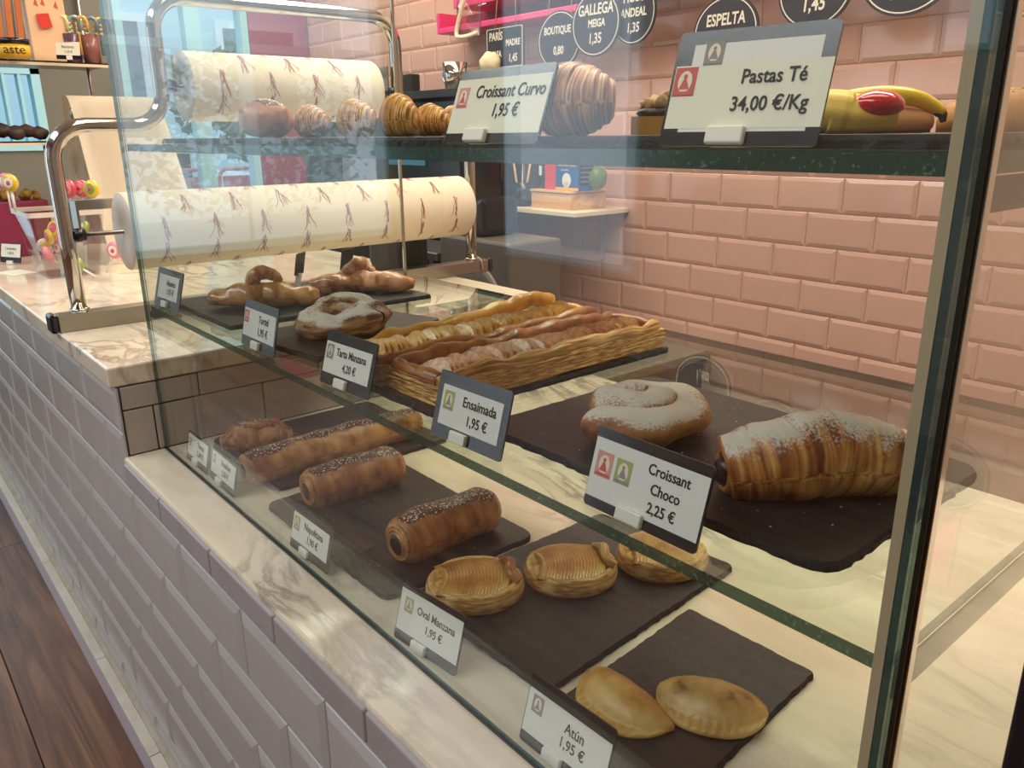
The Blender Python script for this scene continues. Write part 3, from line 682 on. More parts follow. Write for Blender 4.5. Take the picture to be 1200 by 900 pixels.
# ---------------- middle shelf
z = SM
def glazed(label, loc, yaw, m, hump, name='glazed_pastry', seed=0, L=.145):
    t = thing(name, label, 'pastry', loc, (0, 0, yaw))
    def rd(t_, a): return .021 * (math.sin(PI * (.07 + .86 * t_)) ** .45) * (1 + .10 * math.sin(t_ * 21 + seed) + .08 * math.sin(a * 3 + t_ * 9 + seed))
    sweep('body', [(-L / 2, .004, .013), (-L / 4, -.005, .016), (0, .004, .017), (L / 4, -.003, .015), (L / 2, .003, .012)], rd, m, t, 60, 26, 0, .82, noise_a=.004, noise_f=45, seed=seed)
    sweep('curl', catmull(hump, 8), lambda t_, a: .0125 * (1 - .35 * t_) * (1 + .06 * math.sin(t_ * 25)) * (math.sin(PI * (.12 + .80 * t_)) ** .4), m, t, 48, 20, .004, 1, noise_a=.003, noise_f=60, seed=seed + 1)
    return t
glazed('glossy glazed pastry with a curled hump at the left end of the middle shelf', (-.052, .168, z), 1.02, M['glazed'], [(-.012, -.002, .022), (-.014, -.003, .038), (-.002, 0, .047), (.014, .002, .043), (.022, .003, .033)], seed=1)
glazed('glossy pinkish glazed pastry with a pointed peak behind the curled one', (-.050, .320, z), 1.02, M['glazed2'], [(-.034, 0, .018), (-.018, 0, .032), (-.004, 0, .044), (.008, 0, .036), (.022, 0, .022)], seed=4, L=.15)
# small tags standing behind them
# dusted ring
t = thing('dusted_ring_pastry', 'twisted puff pastry ring dusted with icing sugar on the middle shelf', 'pastry', (.148, .176, z), (0, 0, .5))
ring = [(.034 * math.cos(a) * 1.12, .034 * math.sin(a), .014 + .005 * math.sin(a * 1.0 + .8)) for a in [2 * PI * i / 48 for i in range(49)]]
def rr_(t_, a): return .0195 * (1 + .10 * math.sin(t_ * 2 * PI * 3 + a) + .07 * math.sin(a * 5 + t_ * 2 * PI * 4))
sweep('ring', ring, rr_, M['tortel'], t, 110, 36, 0, .85, noise_a=.0045, noise_f=55, endcap=False)
sweep('overlap', catmull([(-.052, .006, .010), (-.036, .022, .026), (-.012, .032, .031), (.014, .034, .027), (.038, .022, .014)], 6), lambda t_, a: .012 * math.sin(PI * (.1 + .8 * t_)) ** .5 * (1 + .1 * math.sin(a * 4)), M['tortel'], t, 40, 20, 0, .8, noise_a=.003)
# apple tarts
def slice_mesh(w, h, th):
    bm = bmesh.new(); n = 9
    A = [(w * math.cos(PI * i / n), 0, h * math.sin(PI * i / n)) for i in range(n + 1)]
    f0 = [bm.verts.new((x, -th / 2, z_)) for x, _, z_ in A]; f1 = [bm.verts.new((x * .96, th / 2, z_ * .92)) for x, _, z_ in A]
    bm.faces.new(f0); bm.faces.new(f1)
    for i in range(n + 1):
        j = (i + 1) % (n + 1); bm.faces.new((f0[i], f0[j], f1[j], f1[i]))
    return me_from(bm)
def tart(label, x0, x1, y0, y1, lean, mL, mR, msl, n, seed, sl, group):
    w = x1 - x0; L = y1 - y0
    t = thing('apple_tart', label, 'tart', ((x0 + x1) / 2, y0, z), (0, 0, lean), group=group)
    rnd = random.Random(seed)
    bm = bmesh.new(); uvl = bm.loops.layers.uv.new('uv'); uv = {}
    # layered base: stacked wavy sheets
    rings = []
    nz, npts = 9, 64
    per = []
    for i in range(npts):
        s = i / npts * 2 * (w + L)
        if s < w: p = (-w / 2 + s, 0)
        elif s < w + L: p = (w / 2, s - w)
        elif s < 2 * w + L: p = (w / 2 - (s - w - L), L)
        else: p = (-w / 2, L - (s - 2 * w - L))
        per.append(p)
    for k in range(nz + 1):
        zz = .020 * k / nz; rg = []
        for i, (px, py) in enumerate(per):
            o = .0016 * math.sin(k * 2.9 + i * .2) + .002 * noise.noise(Vector((px * 40, py * 40, k * .9 + seed)))
            d = Vector((px, py - L / 2)); d.normalize()
            v = bm.verts.new((px + d.x * o, py + d.y * o, zz)); uv[v] = (i / npts * 10, k / nz); rg.append(v)
        rings.append(rg)
    for a, b in zip(rings, rings[1:]):
        for i in range(npts): bm.faces.new((a[i], a[(i + 1) % npts], b[(i + 1) % npts], b[i]))
    bm.faces.new(rings[0]); bm.faces.new(rings[-1])
    for f_ in bm.faces:
        for lp in f_.loops: lp[uvl].uv = uv[lp.vert]
    link('pastry_base', me_from(bm, False), M['puff'], t)
    def border(xc, m_, r, nm='border', lift=0.):
        pts = [(xc + .0025 * math.sin(i * .9 + seed), L * (.005 + .99 * i / 16), .0210 + .0014 * math.sin(i * 1.3 + seed * 2) + .002 * (i / 16) + lift * max(0, 1 - abs(i / 16 - .86) / .3)) for i in range(17)]
        sweep(nm, pts, lambda t_, a: r * (.6 + .4 * min(1, math.sin(PI * (.02 + .96 * t_)) * 6)) * (1 + .08 * math.sin(t_ * 40)), m_, t, 70, 16, .012, 1.25, noise_a=.003, noise_f=50, seed=seed)
    border(-w / 2 + .0075, mL, .0072, lift=.011 if seed == 1 else 0.); border(w / 2 - .0070, mR, .0060)
    for yy in (.006, L - .006):
        sweep('end_border', [(-w / 2 + .006, yy, .0215), (0, yy, .022), (w / 2 - .006, yy, .0215)], lambda t_, a: .007, mL, t, 20, 14, .012, 1.0, noise_a=.002)
    me = sl
    for i in range(n):
        yy = .018 + (L - .036) * (i + .5) / n
        o = link('apple_slice', me, msl, t, (rnd.uniform(-.0015, .0015), yy, .0150 + rnd.uniform(-.0016, .0016)), (-.50 + rnd.uniform(-.22, .22), rnd.uniform(-.08, .08), rnd.uniform(-.12, .12)))
sg = slice_mesh(.0215, .0185, .0016); sr = slice_mesh(.0230, .0160, .0018)
tart('long apple tart with golden raised border and yellow slices, left of the pair', .288, .372, .092, .398, .045, M['puffgold'], M['puffdark'], M['apple'], 38, 1, sg, 'apple tarts')
tart('long apple tart with dark border and reddish overlapping slices, right of the pair', .378, .458, .100, .402, .015, M['puffdark'], M['puff'], M['applered'], 34, 2, sr, 'apple tarts')
# ensaimada: coiled bun
def spiral(r0, r1, turns, z0, z1, n=120, ph=0):
    return [((r0 + (r1 - r0) * i / n) * math.cos(ph + 2 * PI * turns * i / n), (r0 + (r1 - r0) * i / n) * math.sin(ph + 2 * PI * turns * i / n), z0 + (z1 - z0) * i / n) for i in range(n + 1)]
t = thing('spiral_bun', 'coiled spiral bun heavily dusted with icing sugar on the middle shelf', 'pastry', (.606, .190, z), (0, 0, .4))
sweep('coil', spiral(.0425, .004, 1.75, .0145, .0240, ph=-2.3), lambda t_, a: (.0182 + .001 * math.sin(t_ * 18)) * (min(1, t_ / .05 + .35)) * (.9 + .1 * math.cos(a * 2)), M['ensa'], t, 150, 30, 0, .92, noise_a=.0042, noise_f=42)
# chocolate croissant
t = thing('chocolate_croissant', 'large sugar dusted croissant with dark chocolate showing at its end', 'croissant', (.757, .188, z), (0, 0, .92))
def cr2(t_, a):
    R = .0280; s = t_
    base = .56 + .44 * math.sin(PI * (.08 + .80 * s) ** .9) ** .9
    ph = s * 5.0 + .35 * math.sin(a); fr = ph - math.floor(ph); st = (1 - math.exp(-fr * 8)) * math.exp(-fr * .9)
    return R * (base * .93 + .11 * st)
sweep('body', [(-.060, .002, .0165), (-.03, -.002, .0235), (0, 0, .0265), (.03, .001, .023), (.058, .006, .015)], cr2, M['crochoco'], t, 120, 34, 0, 1.02, noise_a=.0022, noise_f=70)
lathe('chocolate_filling', [(0, -.0660), (.0070, -.0655), (.0100, -.0620), (.0100, -.052), (0, -.052)], M['choc'], t, 20, 'X', (0, .002, .0150), smooth=True)
lathe('end_layer', [(.0100, -.0600), (.0115, -.0622), (.0140, -.0622), (.0160, -.0590), (.0160, -.050), (.0100, -.050), (.0100, -.0600)], M['crochoco'], t, 24, 'X', (0, .002, .0158))

# ---------------- marble base
z = SL_
def choc_roll(label, loc, yaw, L, R, m, name='chocolate_roll', seed=0, group=None):
    t = thing(name, label, 'pastry', loc, (0, 0, yaw), group=group)
    def rd(t_, a):
        e = min(1, min(t_, 1 - t_) / .09); return R * (.80 + .20 * math.sin(e * PI / 2)) * (1 + .03 * math.sin(a * 2 + t_ * 5 + seed) + .02 * math.sin(t_ * 14 + seed))
    sweep('body', [(-L / 2, 0, R * .86), (-L / 6, .0015, R * .90), (L / 6, -.001, R * .90), (L / 2, 0, R * .86)], rd, m, t, 60, 30, 0, .98, noise_a=.0026, noise_f=45, seed=seed, endcap=True)
    for k in range(3):       # rolled layers at the open end
        r1 = R * (.74 - .14 * k); lathe('rolled_layer', [(r1 * .80, -.0012 - .0005 * k), (r1 * .86, -.0030 - .0004 * k), (r1, -.0026 - .0004 * k), (r1 * 1.04, .001), (r1 * .8, .001)], M['rollend'], t, 26, 'X', (-L / 2, 0, R * .90 - .0005 * k))
    lathe('chocolate_filling', [(0, -.0050), (R * .30, -.0048), (R * .42, -.0034), (R * .44, .001), (0, .001)], M['choc'], t, 20, 'X', (-L / 2, 0, R * .82))
    return t
t = thing('twisted_pastry', 'brown twisted flaky pastry at the far left of the marble base', 'pastry', (-.098, .152, z), (0, 0, 1.25))
sweep('body', [(-.05, 0, .015), (-.02, .004, .019), (.015, -.003, .02), (.05, .002, .014)], lambda t_, a: .0235 * math.sin(PI * (.07 + .86 * t_)) ** .5 * (1 + .14 * math.sin(2 * a + t_ * 16)), M['roll_crust'], t, 70, 30, 0, .85, noise_a=.003)
sweep('twist', catmull([(-.046, -.012, .018), (-.02, .010, .034), (.008, -.006, .038), (.032, .010, .030), (.05, -.004, .014)], 6), lambda t_, a: .0085 * math.sin(PI * (.08 + .84 * t_)) ** .4, M['roll_crust2'], t, 50, 16, 0, 1, noise_a=.002)
choc_roll('very long seeded pastry roll with chocolate in its open end', (.012, .226, z), 1.60, .275, .0245, M['roll_crust'], 'long_roll', 1)
gr = 'short chocolate filled rolls on the marble base'
choc_roll('short seeded chocolate roll lying next to the long roll', (.136, .184, z), 1.56, .128, .0272, M['roll_crust2'], seed=2, group=gr)
choc_roll('short seeded chocolate roll nearer the oval pastries', (.322, .196, z), 1.62, .130, .0280, M['roll_crust2'], seed=3, group=gr)
def oval(label, loc, yaw, a_, b_, seed, style):
    t = thing('oval_apple_pastry', label, 'pastry', loc, (0, 0, yaw), group='oval apple pastries on the slate')
    rnd = random.Random(seed)
    prof = [(0, 0), (.90, 0), (.985, .0035), (1.0, .009), (.985, .0145), (.955, .0190), (.905, .0215), (.85, .0212), (.80, .0195), (.4, .0195), (0, .0195)]
    bm = bmesh.new(); uvl = bm.loops.layers.uv.new('uv'); uv = {}; seg = 64; rings = []
    for i, (r, h) in enumerate(prof):
        rg = []
        for k in range(seg):
            an = 2 * PI * k / seg; wob = 1 + .025 * noise.noise(Vector((math.cos(an) * 1.5, math.sin(an) * 1.5, seed))) ; hh = h * (1 + .10 * noise.noise(Vector((math.cos(an) * 1.3, math.sin(an) * 1.3, seed + 5))))
            v = bm.verts.new((a_ * r * math.cos(an) * wob, b_ * r * math.sin(an) * wob, hh)); uv[v] = (k / seg * 6, i / 9); rg.append(v)
        rings.append(rg)
    for q, w_ in zip(rings, rings[1:]):
        for k in range(seg): bm.faces.new((q[k], q[(k + 1) % seg], w_[(k + 1) % seg], w_[k]))
    for f_ in bm.faces:
        for lp in f_.loops: lp[uvl].uv = uv[lp.vert]
    bmesh.ops.remove_doubles(bm, verts=bm.verts, dist=1e-6)
    link('shell', me_from(bm, True), M['oval'], t)
    # fan of thin baked apple slices
    bm = bmesh.new()
    n = 19
    for i in range(n):
        u = -0.66 + 1.32 * i / (n - 1); hw = b_ * .84 * math.sqrt(max(0, 1 - (u * .96) ** 2)); xc = a_ * u * .92
        th, hgt = .0014, .0052 + .0034 * math.cos(u * 1.4)
        pts = []
        for k in range(13):
            q = -1 + 2 * k / 12; pts.append((xc + a_ * .16 * (1 - q * q) - a_ * .05, hw * q, .0182 + hgt * math.sqrt(max(0, 1 - q * q * .9))))
        lo = [bm.verts.new((p[0] - .006, p[1], .0165)) for p in pts]; up = [bm.verts.new(p) for p in pts]; bk = [bm.verts.new((p[0] - .0080, p[1] * .98, p[2] - .0016)) for p in pts]
        f0 = [bm.verts.new((p[0] + th, p[1], .0165)) for p in pts]
        for k in range(12):
            bm.faces.new((f0[k], f0[k + 1], up[k + 1], up[k])); bm.faces.new((up[k], up[k + 1], bk[k + 1], bk[k])); bm.faces.new((bk[k], bk[k + 1], lo[k + 1], lo[k]))
    link('apple_slices', me_from(bm, True), M['ovaltop'], t)
    if style: sweep('folded_lip', catmull([(a_ * .62, b_ * .62, .023), (a_ * .74, b_ * .2, .028), (a_ * .70, -b_ * .25, .028), (a_ * .86, -b_ * .42, .022)], 6), lambda t_, a: .0062 * math.sin(PI * (.12 + .76 * t_)) ** .5, M['puffdark'] if style == 1 else M['oval'], t, 30, 14, .012, .9, noise_a=.002)
oval('oval apple pastry nearest the tag reading Oval Manzana, with a browned folded tip', (.428, .156, z), 1.0, .050, .043, 1, 1)
oval('oval apple pastry in the middle of the three, lip folded over its slices', (.470, .249, z), 1.0, .0495, .042, 2, 2)
oval('oval apple pastry farthest back, under the edge of the middle shelf', (.513, .343, z), 1.0, .050, .042, 3, 0)
def pasty(label, loc, yaw, a_, b_, h, m, seed, back=.12):
    t = thing('half_moon_pasty', label, 'pasty', loc, (0, 0, yaw), group='half moon pasties')
    bm = bmesh.new(); nu, nv = 40, 22; g = []
    for i in range(nu + 1):
        u = -1 + 2 * i / nu; row = []
        w = math.sqrt(max(0, 1 - abs(u) ** 2.3))
        for j in range(nv + 1):
            v = j / nv; y = (v * b_ * w) - back * b_ * w * (1 - v)
            x = a_ * u
            dome = h * (max(0, 1 - u * u)) ** .55 * (math.sin(PI * min(1, .12 + v * 1.02)) ** .75) * (1 if v < .76 else .18 + .82 * max(0, (.88 - v) / .12) ** .8 if v < .88 else .18)
            crimp = .0045 + .0012 * math.sin(u * 40 + seed) * (v > .8)
            zz = max(dome, crimp if 0 < j < nv and 0 < i < nu else 0.0018)
            zz += .0010 * noise.noise(Vector((x * 70, y * 70, seed)))
            row.append(bm.verts.new((x, y, max(zz, .001))))
        g.append(row)
    lo = []
    for i in range(nu):
        for j in range(nv): bm.faces.new((g[i][j], g[i + 1][j], g[i + 1][j + 1], g[i][j + 1]))
    bot = [[bm.verts.new((v.co.x * .97, v.co.y * .97, 0)) for v in row] for row in g]
    for i in range(nu):
        for j in range(nv): bm.faces.new((bot[i][j], bot[i][j + 1], bot[i + 1][j + 1], bot[i + 1][j]))
    edge = [(i, 0) for i in range(nu + 1)] + [(nu, j) for j in range(1, nv + 1)] + [(i, nv) for i in range(nu - 1, -1, -1)] + [(0, j) for j in range(nv - 1, 0, -1)]
    for k in range(len(edge)):
        a, b = edge[k], edge[(k + 1) % len(edge)]
        bm.faces.new((g[a[0]][a[1]], g[b[0]][b[1]], bot[b[0]][b[1]], bot[a[0]][a[1]]))
    bmesh.ops.remove_doubles(bm, verts=bm.verts, dist=1e-5)
    link('crust', me_from(bm, True), m, t)
pasty('half moon pasty nearer the price tag, straight edge turned to the other one', (.637, .159, z), -.10 + PI, .0465, .047, .020, M['empan'], 1)
pasty('browner half moon pasty with dark specks, nearer the glass corner', (.6815, .203, z), .50 + PI, .045, .042, .021, M['empan2'], 2, back=.42)
# ================================================================== PRICE TAGS
def logo(t, x, z_, s, kind, yp):
    """small printed picture: a coloured square with a pale standing figure"""
    c = {'pink': 'logo_pink', 'red': 'logo_red', 'green': 'logo_green', 'grey': 'logo_grey'}[kind]
    o = poly_slab('printed_logo', [(x - s * .42, z_ - s * .5), (x + s * .42, z_ - s * .5), (x + s * .42, z_ + s * .5), (x - s * .42, z_ + s * .5)], yp - .00008, yp, M[c], t)
    dk = M['logo_red' if kind in ('pink', 'red') else 'logo_grey']
    parts = [poly_slab('a', ellipse(s * .27, s * .38, 16, x, z_), yp - .00016, yp - .0001, M['logo_cream'], t),
             poly_slab('a', [(x - s * .20, z_ - s * .26), (x + s * .20, z_ - s * .26), (x + s * .05, z_ + s * .10), (x - s * .05, z_ + s * .10)], yp - .00024, yp - .00018, dk, t),
             poly_slab('a', ellipse(s * .075, s * .085, 12, x, z_ + s * .18), yp - .00024, yp - .00018, dk, t),
             poly_slab('a', [(x - s * .38, z_ - s * .46), (x + s * .38, z_ - s * .46), (x + s * .34, z_ - s * .34), (x - s * .34, z_ - s * .34)], yp - .00024, yp - .00018, dk, t)]
    for p in parts: p.parent = o; p.name = 'printed_figure'
def tag(label, X, Y, Z, yaw, tilt, w, h, paper, lines, size, logos=(), clipx=0., rod=.045, card='black', group=None, textx=.0, sx=.86, pmat='paper', clipw=.019, lead=1.25, tz=None, extra=None, shear=0., tk=1.2):
    t = thing('price_tag', label, 'price tag', (X, Y, Z), (-tilt, 0, yaw), group=group)
    poly_slab('card', rrect(w, h, .0028, 4, 0, h / 2), -.0008, .0008, M[card], t)
    px0, px1, pz0, pz1 = paper
    poly_slab('paper', [(px0 * w, pz0 * h), (px1 * w, pz0 * h), (px1 * w, pz1 * h), (px0 * w, pz1 * h)], -.0011, -.00082, M[pmat], t)
    if extra:
        e = extra; poly_slab('paper_behind', [(e[0] * w, e[2] * h), (e[1] * w, e[2] * h), (e[1] * w, e[3] * h), (e[0] * w, e[3] * h)], -.00100, -.00081, M['paper'], t)
    zc = (tz if tz is not None else (pz0 + pz1) / 2) * h; n = len(lines)
    for i, s in enumerate(lines):
        text(s, size * tk, M['ink'], t, (textx * w, -.00135, zc + ((n - 1) / 2 - i) * size * lead), sx=sx, shear=shear, off=.00012)
    for (lx, lz, ls, kd) in logos: logo(t, lx * w, lz * h, ls, kd, -.00115)
    cm = bmesh.new(); bbox(cm, clipx * w - clipw / 2, clipx * w + clipw / 2, -.0042, .0036, .0004, .0092, .001, 2); link('clip', me_from(cm), M['white'], t)
    if rod: tube('rod', [(clipx * w + clipw * .3, .0036, .003), (clipx * w + clipw * .3 + rod * .12, rod, .003 + rod * math.sin(tilt) * .6)], .0014, M['white'], t, 8)
    return t
gmt = 'price tags along the middle shelf'; glt = 'price tags along the marble base'
tag('large black framed price tag reading Croissant Curvo 1,95 €', .569, .070, ZT + .0025, -.005, .351, .097, .050, (-.495, .49, .13, .87), ['Croissant Curvo', '1,95 €'], .0098, [(-.40, .62, .014, 'pink')], clipx=-.14, textx=.10, pmat='paperw', clipw=.022, lead=1.30, tz=.55, rod=.0, shear=.1, tk=1.22)
tag('large black framed price tag reading Pastas Té 34,00 €/Kg', .757, .070, ZT + .0015, .16, .331, .081, .0575, (-.48, .50, .15, .70), ['Pastas Té', '34,00 €/Kg'], .0098, [(-.40, .56, .0145, 'red'), (-.24, .80, .012, 'grey')], clipx=-.05, textx=.17, pmat='paperw', clipw=.0195, lead=1.34, tz=.46, tk=1.0, rod=0, extra=(-.38, .42, .12, .88))
tag('blue glinting price tag at the far left end of the middle shelf', -.165, .070, ZM + .001, .05, .264, .090, .054, (-.40, .38, .22, .84), ['Abanico', '1,95 €'], .0095, clipx=-.05, textx=.10)
tag('price tag reading Tortel 1,95 € in front of the dusted ring pastry', .147, .070, ZM + .001, 0, .216, .088, .053, (-.48, .46, .22, .82), ['Tortel', '1,95 €'], .0098, [(-.40, .64, .014, 'red')], clipx=-.04, textx=.12, lead=1.4)
tag('price tag reading Tarta Manzana 4,20 €', .344, .070, ZM + .001, .059, .29, .084, .052, (-.48, .44, .22, .80), ['Tarta Manzana', '4,20 €'], .0088, [(-.38, .62, .014, 'grey')], clipx=-.06, textx=.05, lead=1.5, sx=.80)
tag('price tag reading Ensaimada 1,95 €', .533, .070, ZM + .001, .033, .27, .085, .053, (-.42, .42, .20, .80), ['Ensaimada', '1,95 €'], .0092, [(-.31, .58, .015, 'green')], clipx=-.08, textx=.12, lead=1.45)
tag('large price tag reading Croissant Choco 2,25 €', .707, .070, ZM + .001, -.008, .278, .090, .052, (-.495, .49, .13, .87), ['Croissant', 'Choco', '2,25 €'], .0094, [(-.38, .56, .0165, 'pink'), (-.20, .56, .0155, 'green')], clipx=-.06, textx=.18, lead=1.22, clipw=.0205, tk=1.0)
tag('smallest leaning price tag at the left corner of the marble base', -.103, .0635, ZL + .0016, 0, .213, .086, .043, (-.46, .42, .22, .92), ['Trenza', '2,60 €'], .0088, [(-.36, .66, .012, 'grey')], clipx=-.05, textx=.12, card='cardgrey', rod=0, lead=1.4)
tag('leaning price tag in front of the open end of the long roll', -.010, .0635, ZL + .0016, -.029, .234, .092, .046, (-.48, .46, .22, .86), ['Frankfurt', '2,50 €'], .0088, [(-.38, .64, .012, 'grey')], clipx=-.10, textx=.10, card='cardgrey', lead=1.4)
tag('leaning price tag reading Napolitana 1,90 €', .244, .0635, ZL + .0016, .014, .237, .088, .053, (-.49, .44, .20, .80), ['Napolitana', '1,90 €'], .0095, [(-.38, .58, .016, 'green')], clipx=-.10, textx=.06, card='cardgrey', lead=1.35)
tag('leaning price tag reading Oval Manzana 1,95 €', .471, .0635, ZL + .0016, .096, .28, .086, .055, (-.49, .49, .18, .90), ['Oval Manzana', '1,95 €'], .0088, [(-.34, .66, .014, 'green')], clipx=-.08, textx=.10, lead=1.5)
tag('black topped price tag cut off by the bottom edge, in front of the pasties', .648, .0635, ZL + .0016, .02, .28, .086, .055, (-.49, .49, .16, .80), ['Atún', '1,95 €'], .0095, [(-.36, .62, .014, 'grey')], clipx=-.08, textx=.10)
for lab, X, Y, yw in (('tiny price tag standing behind the curled glazed pastry', -.150, .262, -.9), ('tiny price tag standing between the two glazed pastries', -.140, .338, -1.15)):
    t = thing('price_tag', lab, 'price tag', (X, Y, SM), (-.2, 0, yw)); poly_slab('card', rrect(.030, .034, .002, 3, 0, .017 + .022), -.0006, .0006, M['black'], t)
    poly_slab('paper', rrect(.026, .022, .0005, 2, 0, .017 + .021), -.001, -.0007, M['paper'], t); box('clip', -.004, .004, -.003, .003, 0, .024, M['white'], t)
t = thing('price_tag', 'dark price tag seen nearly edge on beside the chocolate croissant', 'price tag', (.8165, .205, SM), (0, 0, PI / 2 + .25))
poly_slab('card', rrect(.075, .047, .003, 4, 0, .0255), -.0008, .0008, M['black'], t); poly_slab('paper', rrect(.068, .030, .001, 2, 0, .026), .0009, .0012, M['paper'], t); box('clip', -.009, .009, -.003, .0035, .0006, .009, M['white'], t, .001)

# ================================================================== WRAPPING PAPER STAND
XF = -.508
st = thing('paper_roll_stand', 'chrome tube stand with a long base bar holding two wrapping paper rolls', 'stand', (XF, .45, ZU))
def yz(y, z_): return (0, y - .45, z_ - ZU)
def arc(cy, cz_, r, a0, a1, n=7): return [yz(cy + r * math.cos(math.radians(a0 + (a1 - a0) * i / n)), cz_ + r * math.sin(math.radians(a0 + (a1 - a0) * i / n))) for i in range(n + 1)]
pts = [yz(.028, .040), yz(.028, .15), yz(.028, .27)] + arc(.083, .285, .055, 180, 90) + arc(.157, .395, .055, 270, 360) + [yz(.212, .44)] + arc(.267, .492, .055, 180, 90) + [yz(.40, .547), yz(.52, .547)] + arc(.633, .492, .055, 90, 0) + [yz(.688, .44)] + arc(.743, .395, .055, 180, 270) + arc(.817, .285, .055, 90, 0) + [yz(.872, .15), yz(.872, .040)]
tube('tube_frame', pts, .0125, M['chrome'], st, 20)
bm = bmesh.new(); bbox(bm, -.016, .016, -.46, .46, .0005, .030, .002); link('base_bar', me_from(bm), M['steel'], st)
for y0, y1 in ((-.472, -.4602), (.4602, .472)): box('end_cap', -.018, .018, y0, y1, 0, .032, M['black'], st, .004)
for y in (-.422, .422): lathe('foot_collar', [(.0127, .030), (.016, .030), (.016, .036), (.0127, .037)], M['chrome'], st, 20, c=(0, y, 0))
def bar(y0, y1, z_, xo):
    b = box('cutter_bar', xo - .004, xo + .004, y0 - .45, y1 - .45, z_ - ZU, z_ - ZU + .018, M['steel'], st, .001)
    for y in (y0, y1): box('gusset', xo - .005, .004, y - .45 - .002, y - .45 + .002, z_ - ZU - .03, z_ - ZU + .02, M['steel'], b)
bar(.05, .85, .200, -.078); bar(.235, .665, .435, -.066)
def roll_axle(y0, y1, z_):
    tube('axle', [(0, y0 - .45, z_ - ZU), (0, y1 - .45, z_ - ZU)], .004, M['steel'], st, 10)
    for y in (y0 + .012, y1 - .012): lathe('axle_knob', [(0, -.010), (.011, -.009), (.012, 0), (.011, .009), (0, .010)], M['black'], st, 16, 'Y', (0, y - .45, z_ - ZU))
roll_axle(.035, .865, .165); roll_axle(.215, .685, .405)
def paper_roll(label, y0, y1, z_, r, seed, group='wrapping paper rolls'):
    t = thing('paper_roll', label, 'paper roll', (XF, (y0 + y1) / 2, z_), group=group); L = (y1 - y0) / 2
    lathe('paper', [(r * .985, -L - .0005), (r, -L + .001), (r, L - .001), (r * .985, L + .0005)][0:4], M['roll'], t, 56, 'Y')
    for s in (-1, 1):
        lathe('roll_end', [(.020, s * (L + .0008)), (r * .985, s * (L + .0008)), (r * .985, s * (L - .004)), (.020, s * (L - .004)), (.020, s * (L + .0008))], M['rollcore'], t, 40, 'Y')
        lathe('core_hole', [(0, s * (L - .0045)), (.0198, s * (L - .0045)), (.0198, s * (L - .006)), (0, s * (L - .006))], M['dark'], t, 24, 'Y')
    # printed sprigs wrapped onto the paper
    rnd = random.Random(seed); bm = bmesh.new()
    rows = 9
    for i in range(rows):
        for j in range(int((y1 - y0) / .088)):
            a0 = 2 * PI * i / rows + .2; yc = -L + .05 + j * .088 + (.044 if i % 2 else 0)
            if yc > L - .03: continue
            if abs(math.cos(a0)) < -2: continue
            for q in range(6):
                p0 = Vector((yc + rnd.uniform(-.003, .003), 0)); pts = []
                dx = rnd.uniform(-.014, .017); ln = rnd.uniform(.026, .048)
                for k in range(7):
                    u = k / 6; pts.append((p0.x + dx * u * u * (1 if q < 3 else .6) + .0016 * math.sin(u * 9 + q), (u - .35) * ln))
                for k in range(6):
                    (ya, sa), (yb, sb) = pts[k], pts[k + 1]; ww = .0007
                    def P(yy, ss): an = a0 - ss / r; return bm.verts.new(((r + .0004) * math.cos(an), yy, (r + .0004) * math.sin(an)))
                    bm.faces.new((P(ya - ww, sa), P(ya + ww, sa), P(yb + ww, sb), P(yb - ww, sb)))
    link('printed_sprigs', me_from(bm), M['rollprint'], t)
    return t
paper_roll('wide cream wrapping paper roll printed with red brown sprigs, low on the stand', .118, .838, .165, .0665, 3)
paper_roll('shorter cream wrapping paper roll printed with sprigs, high on the stand', .250, .622, .405, .058, 5)
tw = tube('twine_knot', catmull([(-.018, .10 - 0, .0), (0, .0985, .031), (.012, .10, .033), (.019, .102, .022), (.018, .104, .004)], 5), .0016, M['string'], None, 6); tw.data.transform(Matrix.Translation((0, -.10, 0)))
tw.location = (XF, .885, ZU + .002); tw['label'] = 'twist of pale twine tied round the far end of the base bar'; tw['category'] = 'string'

# ================================================================== LEFT COUNTER END
# third paper roll with its loose sheet
t = thing('loose_paper_sheet', 'cream paper sheet looped over a bar beside the chrome stand', 'paper', (-1.36, .345, ZU))
pr_ = catmull([(.115, 0, .001), (.10, 0, .06), (.045, 0, .20), (.0, 0, .33), (-.035, 0, .405), (-.085, 0, .418), (-.115, 0, .385), (-.105, 0, .335), (-.07, 0, .318)], 8)
bm = bmesh.new(); A = []; n = len(pr_)
for i, p in enumerate(pr_):
    w = .085 + .045 * (1 - i / n); sh = .05 * (1 - i / n)
    A.append([bm.verts.new((p.x + .004 * math.sin(k * 2 + i * .15), -w + sh + 2 * w * k / 8, p.z)) for k in range(9)])
for a, b in zip(A, A[1:]):
    for k in range(8): bm.faces.new((a[k], a[k + 1], b[k + 1], b[k]))
bmesh.ops.solidify(bm, geom=bm.faces[:], thickness=.0008)
link('sheet', me_from(bm, True), M['roll'], t)
bm = bmesh.new(); rnd = random.Random(4); A = []
for i in range(9):
    u = i / 8; A.append([bm.verts.new((-.10 - .04 * math.sin(u * PI) - .02 * u + .012 * math.sin(k * 2.3 + i), -.09 + .12 * k / 6, .33 - .30 * u + .006 * math.sin(k * 3 + i * 2))) for k in range(7)])
for a, b in zip(A, A[1:]):
    for k in range(6): bm.faces.new((a[k], a[k + 1], b[k + 1], b[k]))
bmesh.ops.solidify(bm, geom=bm.faces[:], thickness=.0008)
link('crumpled_sheet', me_from(bm, False), M['rollcore'], t)
tube('bar', [(-.075, -.075, .375), (-.075, .075, .375)], .014, M['steel'], t)
tube('bar_leg', [(-.075, .03, .365), (-.085, .03, .0)], .006, M['steel'], t)
